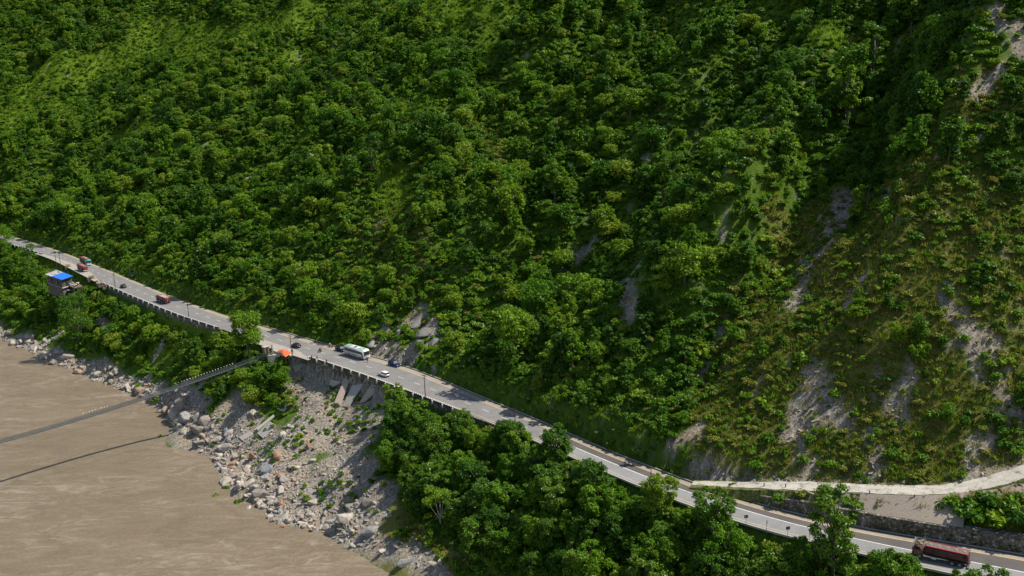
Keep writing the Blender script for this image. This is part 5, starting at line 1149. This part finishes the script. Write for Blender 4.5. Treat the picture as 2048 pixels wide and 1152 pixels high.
skin_person('person', mb2.location+Vector((math.cos(mb2.rotation_euler.z), math.sin(mb2.rotation_euler.z), 0))*(-.4), mb2.rotation_euler.z, 'ride', lt_, dk, 'rider in a white shirt sitting on the white motorcycle')
skin_person('person', tuple(unp(536, 712, 25.6)), 2.4, 'stand', dk, dk, 'person in dark clothes standing at the footbridge entrance')

M_cab = plain('dark bridge cable', (.16, .165, .165), .5, .6)
# ------------------------------------------------------------------ footbridge over the river
DK = [(545, 706, 25.6), (505, 722, 23.4), (460, 739, 21.2), (350, 778, 17.6), (220, 821, 15.3), (100, 858, 14.6), (0, 886, 14.8), (-120, 917, 15.8), (-330, 965, 18.5), (-520, 1003, 22)]
DQ = np.array([unp(*q_) for q_ in DK]); DQ = smooth(DQ, 1.5, 5)
t = np.linspace(0, 1, len(DQ)); br = empty('footbridge', DQ[0], 0, 'long sagging suspension footbridge crossing the muddy river', 'bridge'); o3 = DQ[0]
BT = np.gradient(DQ[:, :2], axis=0); BT /= np.linalg.norm(BT, axis=1)[:, None]; BN = np.c_[-BT[:, 1], BT[:, 0], np.zeros(len(BT))]
M_deck = plain('grey steel deck grating', (.13, .14, .14), .6, .3); M_mesh_, t_, b_ = mat('wire mesh netting', .5, .6); c_ = coords(t_)
b_.inputs['Base Color'].default_value = (.17, .185, .185, 1)
wvx = nd(t_, 'ShaderNodeTexWave', bands_direction='DIAGONAL'); wvx.inputs['Scale'].default_value = 3.2; t_.links.new(c_, wvx.inputs[0])
t_.links.new(ramp_(t_, wvx.outputs[1], [(.35, (.3, .3, .3)), (.5, (.55, .55, .55))]), b_.inputs['Alpha'])
hw = .52
MB().loft([[q_-n_*hw-o3+np.array([0, 0, -.08]), q_+n_*hw-o3+np.array([0, 0, -.08]), q_+n_*hw-o3, q_-n_*hw-o3] for q_, n_ in zip(DQ, BN)]).build('deck', M_deck, br)
for sgn in (-1, 1):
    rail = [q_+BN[i_]*sgn*(hw+.05)+np.array([0, 0, .92])-o3 for i_, q_ in enumerate(DQ)]
    hr = MB().tube(rail, .06, 5).build('handrail_cable', M_cab, br); low_ = [q_+BN[i_]*sgn*hw-o3 for i_, q_ in enumerate(DQ)]
    MB().add([p for pr in zip(low_, rail) for p in pr], [(2*i_, 2*i_+2, 2*i_+3, 2*i_+1) for i_ in range(len(DQ)-1)]).build('side_netting', M_mesh_, br)
    hg = MB()
    for i_ in range(0, len(DQ), 2): hg.tube([low_[i_], rail[i_]], .02, 4)
    hg.build('hanger', M_cab, br)
    sag = [q_+BN[i_]*sgn*(1.5+ 5.5*math.sin(math.pi*min(1, .08+i_/len(DQ)))**2)+np.array([0, 0, -.6+(-.8 if sgn < 0 else .3)])-o3 for i_, q_ in enumerate(DQ)]
    MB().tube(sag, .04, 4).build('wind_guy', M_cab, br)
    tie = MB()
    for i_ in range(2, len(DQ), 4): tie.tube([low_[i_], sag[i_]], .02, 4)
    tie.build('tie_cable', M_cab, br)
# string of little pale flags along the upstream guy
fl = MB(); rg_ = np.random.default_rng(8)
i0 = int(np.argmin(np.abs(projv(DQ)[0]-350))); i1 = int(np.argmin(np.abs(projv(DQ)[0]-470))); i2 = int(np.argmin(np.abs(projv(DQ)[0]-215))); i3 = int(np.argmin(np.abs(projv(DQ)[0]-168)))
for a_, b_ in ((min(i0, i1), max(i0, i1)), (min(i2, i3), max(i2, i3))):
    for f in np.arange(a_, b_, .62):
        k_ = int(f); q_ = DQ[k_]+(DQ[min(k_+1, len(DQ)-1)]-DQ[k_])*(f-k_); n_ = BN[k_]; side = 1 if n_[1] > 0 else -1; p = q_+n_*side*2.3+np.array([0, 0, .9])-o3; fl.box(p, (.28, .1, .3), rz=rg_.uniform(0, 3))
fl.build('pale_flag', plain('off white cloth', (.75, .7, .55), .9), br)
# end portal
for sgn in (-1, 1):
    tw = MB().box(tuple(BN[2]*sgn*(hw+.35)+np.array([0, 0, 1.0])), (.5, .5, 3.4)).build('portal_post', concrete, br, .04)
MB().box(tuple(BN[2]*0+np.array([0, 0, -1.5])), (3.4, 3.4, 2.4), rz=math.atan2(BT[2][1], BT[2][0])).build('anchor_block', concrete, br, .05)

# ------------------------------------------------------------------ stall with orange tarpaulin, plinth, shack
zc = 28.2; Q_ = [unp(554, 703, zc), unp(566, 699, zc+.1), unp(584.5, 705, zc), unp(571, 714, zc-.1)]
cen = sum(Q_)/4; gz = 26.0; st = empty('market_stall', (cen[0], cen[1], gz), 0, 'roadside stall under a bright orange tarpaulin', 'stall'); o3 = np.array([cen[0], cen[1], gz])
N = 8; V_ = []
for a_ in range(N+1):
    for b_ in range(N+1):
        u, v_ = a_/N, b_/N; p = (Q_[0]*(1-u)+Q_[3]*u)*(1-v_)+(Q_[1]*(1-u)+Q_[2]*u)*v_; p = p-o3; p[2] += .9*math.exp(-((u-.45)**2+(v_-.45)**2)*9)-.25*math.sin(u*9)*math.sin(v_*7)*.5; V_.append(p)
mo = plain('orange tarpaulin', (.75, .13, .035), .6, var=.12)
tp_ = MB().add(V_, [(a_*(N+1)+b_, (a_+1)*(N+1)+b_, (a_+1)*(N+1)+b_+1, a_*(N+1)+b_+1) for a_ in range(N) for b_ in range(N)]).build('tarpaulin', mo, st, 0, True); tp_.modifiers.new('th', 'SOLIDIFY').thickness = .03
for q_ in Q_: MB().tube([np.array([q_[0], q_[1], gz-.3])-o3, q_-o3], .05, 6).build('pole', bark, st)
rg_ = np.random.default_rng(14)
cb = MB().box((0, 0, .45), (2.2, 1.4, .9), rz=.7).build('counter', plain('dark plank wood', (.08, .055, .04), .8), st, .03)
gd = MB()
for _ in range(14): gd.box((rg_.uniform(-1, 1), rg_.uniform(-.8, .8), .98), (.25, .25, .2), rz=rg_.uniform(0, 3))
gd.build('goods', plain('mixed goods', (.4, .36, .3), .6, var=.6, scale=2), cb, .02)
for x_, y_, c_, l_ in ((557, 714, (.6, .62, .62), 'pale grey sack left of the orange stall'), (581, 713, (.65, .63, .58), 'white sack at the right foot of the orange stall')):
    p = unp(x_, y_, 26.05); o = MB().box((0, 0, .4), (1.1, .8, .85), top=.75).build('sack', plain('sack cloth '+l_[:5], c_, .9), None, .15, True); o.location = p; tag(o, l_, 'sack')
pq = [unp(545, 700.5, 26.15), unp(561, 693.5, 26.15), unp(580, 700, 26.15), unp(566, 708, 26.15)]
tag(MB().add([tuple(p) for p in pq]+[tuple(p-np.array([0, 0, .9])) for p in pq], [(0, 1, 2, 3), (7, 6, 5, 4), (0, 4, 5, 1), (1, 5, 6, 2), (2, 6, 7, 3), (3, 7, 4, 0)]).build('concrete_platform', rockmat('pinkish concrete', [(0, (.42, .36, .3)), (1, (.44, .38, .32))], 1)), 'low pinkish concrete platform behind the orange stall', 'platform')
br_ = unp(532, 704, 26.0); bw = empty('brick_hut', tuple(br_), .8, 'small brick hut at the entrance of the footbridge', 'hut'); bm_ = plain('brown brick', (.26, .15, .1), .9, var=.4, scale=6)
MB().box((0, 0, .9), (1.8, 1.5, 2.0)).build('wall', bm_, bw, .02); MB().box((0, 0, 1.95), (2.2, 1.9, .12)).build('roof', concrete, bw, .02); MB().box((0, -.76, .8), (.8, .04, 1.5)).build('door', M_blk, bw)

# shack with blue roof, hanging off the road edge
zt = 30.2; W4 = [unp(90, 548.5, zt-.2), unp(113, 539.5, zt), unp(146, 552, zt), unp(123.5, 560, zt-.2)]; cen = sum(W4)/4; gz = 23.5
sh = empty('roadside_shack', (cen[0], cen[1], gz), 0, 'two storey shack with a bright blue sheet on its roof beside the highway', 'building'); o3 = np.array([cen[0], cen[1], gz])
W = [w4-o3 for w4 in W4]; inn = [p*np.array([.9, .9, 1]) for p in W]
def quadbox(Q_, z0, z1): return MB().add([(p[0], p[1], z0) for p in Q_]+[(p[0], p[1], z1) for p in Q_], [(3, 2, 1, 0), (4, 5, 6, 7), (0, 1, 5, 4), (1, 2, 6, 5), (2, 3, 7, 6), (3, 0, 4, 7)])
lower = [np.array([p[0], p[1], 0])*.97 for p in inn]
quadbox(lower, -2.5, 2.6).build('lower_wall', plain('grey plaster wall', (.12, .11, .09), .9, var=.4, scale=1), sh)
quadbox([p*.96 for p in inn], 2.6, 6.25).build('upper_wall', plain('dark timber wall', (.09, .08, .07), .9, var=.5, scale=1), sh)
quadbox([p*1.08 for p in inn], 2.5, 2.65).build('floor_slab', concrete, sh)
lerp = lambda a, b, f: a+(b-a)*f
tin = [W[0], W[1], lerp(W[1], W[2], .42), lerp(W[0], W[3], .38)]; blue = [lerp(W[0], W[3], .38), lerp(W[1], W[2], .42), W[2], W[3]]
rf = MB().add([tuple(p) for p in tin]+[tuple(p-np.array([0, 0, .12])) for p in tin], [(0, 1, 2, 3), (7, 6, 5, 4), (0, 4, 5, 1), (1, 5, 6, 2), (2, 6, 7, 3), (3, 7, 4, 0)]).build('tin_roof', plain('faded tin sheet', (.5, .47, .42), .6, .2, var=.35, scale=1.2), sh)
bl_ = [p+np.array([0, 0, .05]) for p in blue]; MB().add([tuple(p) for p in bl_]+[tuple(p-np.array([0, 0, .12])) for p in bl_], [(0, 1, 2, 3), (7, 6, 5, 4), (0, 4, 5, 1), (1, 5, 6, 2), (2, 6, 7, 3), (3, 7, 4, 0)]).build('blue_roof', plain('bright blue sheet', (.02, .16, .62), .5, var=.1), sh)
rg_ = np.random.default_rng(15); st_ = MB()
for _ in range(12):
    f, g2 = rg_.uniform(.05, .95), rg_.uniform(.05, .9); p = lerp(lerp(tin[0], tin[3], f), lerp(tin[1], tin[2], f), g2); st_.box((p[0], p[1], p[2]+.12), (.35, .3, .22), rz=rg_.uniform(0, 3))
st_.build('roof_weight', plain('dark roof stones', (.1, .09, .08), .9), rf, .03)
p = lerp(W[1], W[2], .1); bs = MB()
for k_ in range(5): q_ = lerp(W[1], W[2], .05+.08*k_); bs.box((q_[0]-.8, q_[1]-.4, q_[2]+.15), (.9, .5, .05), rz=rg_.uniform(0, 3))
bs.build('torn_sheet', plain('blue white torn sheet', (.25, .38, .62), .7, var=.6, scale=2), rf)
for f in (.25, .7):
    q_ = lerp(inn[0], inn[3], f)*1.0; MB().box((q_[0]*.975, q_[1]*.975, 4.4), (1.0, .9, 1.1), rz=math.atan2(W[3][1]-W[0][1], W[3][0]-W[0][0])).build('window', M_glass, sh)
q_ = lerp(inn[3], inn[2], .5)*.97; MB().box((q_[0], q_[1], 4.0), (1.3, .5, 2.0), rz=math.atan2(W[2][1]-W[3][1], W[2][0]-W[3][0])).build('door', M_blk, sh)
p = unp(143, 580, 24.5)-o3; MB().box(tuple(p), (3.2, 2.0, .08), rz=.4, ry=.15).build('lean_to_roof', plain('bluish tin', (.35, .42, .5), .5, .2), sh)
mb = MB()
for dx in (-1.3, 1.3): mb.tube([(p[0]+dx, p[1], p[2]-3), (p[0]+dx, p[1], p[2])], .06, 5)
mb.build('post', bark, sh)
# stacks of planks and stone beside the shack
for x_, y_, nn, wd_, m, l_ in ((161, 561, 8, 2.6, plain('weathered planks', (.32, .25, .18), .9, var=.4), 'pile of weathered planks right of the blue roof'), (166, 574, 7, 2.4, plain('pale planks', (.5, .44, .36), .9, var=.3), 'pile of pale boards in front of the plank pile'),
                      (193, 567, 9, 2.0, plain('brick stack', (.34, .22, .16), .9, var=.4), 'square stack of bricks at the edge of the lay-by'), (204, 573, 7, 2.2, plain('reddish rubble', (.36, .24, .18), .9, var=.4), 'loose heap of reddish stone at the parapet start'),
                      (118, 536, 8, 2.2, plain('firewood', (.42, .33, .23), .9, var=.4), 'stack of firewood between the pair of poles')):
    s_, of, z0 = onroad(x_, y_); p = rp(s_, max(of, -wL(s_)-1.6), -.1); rg_ = np.random.default_rng(int(x_)); mb = MB()
    for k_ in range(nn*3): mb.box((rg_.uniform(-.5, .5)*wd_, rg_.uniform(-.4, .4)*wd_, .15+rg_.random()**1.5*1.3), (rg_.uniform(.4, 1.0)*wd_*.7, rg_.uniform(.25, .6), rg_.uniform(.1, .3)), rz=rg_.normal()*.5+.6, ry=rg_.normal()*.15)
    MBo = mb.build('material_stack', m, None, .02); MBo.location = p; tag(MBo, l_, 'stack')
    f_ = MB().box((0, 0, -.6), (wd_*1.2, wd_*1.0, 1.3), rz=.6).build('stone_base', stone, MBo)

# timber platform with clutter in front of the shack, carried on posts over the slope
p = unp(150, 571, 26.2); o = empty('timber_platform', tuple(p), .75, 'cluttered timber platform on posts right of the blue roof', 'platform'); o.rotation_euler = (0, 0, rtan(SX[160]))
MB().box((0, 0, -.1), (8.5, 4.0, .2)).build('deck', plain('grey planks', (.2, .17, .13), .9, var=.4), o); mb = MB()
for x in (-4, -1.3, 1.3, 4):
    for y in (-1.8, 1.8): mb.tube([(x, y, -5), (x, y, 0)], .12, 6)
mb.build('post', bark, o)
rg_ = np.random.default_rng(77)
for nm, m_, nn, lo_, hi_ in (('board', plain('pale clutter boards', (.5, .43, .34), .9, var=.4), 16, .4, 1.8), ('crate', plain('dark clutter crates', (.09, .06, .05), .9, var=.5), 14, .5, 1.0), ('bundle', plain('rusty clutter bundles', (.3, .12, .09), .9, var=.4), 7, .4, .8), ('sheet', plain('white clutter sheets', (.6, .6, .57), .8, var=.2), 5, .5, 1.1)):
    mb = MB()
    for _ in range(nn): mb.box((rg_.uniform(-3.9, 3.9), rg_.uniform(-1.7, 1.7), rg_.uniform(.1, .9)), (rg_.uniform(lo_, hi_), rg_.uniform(.2, .7), rg_.uniform(.08, .5)), rz=rg_.uniform(0, 3), ry=rg_.normal()*.15)
    mb.build(nm, m_, o, .02)
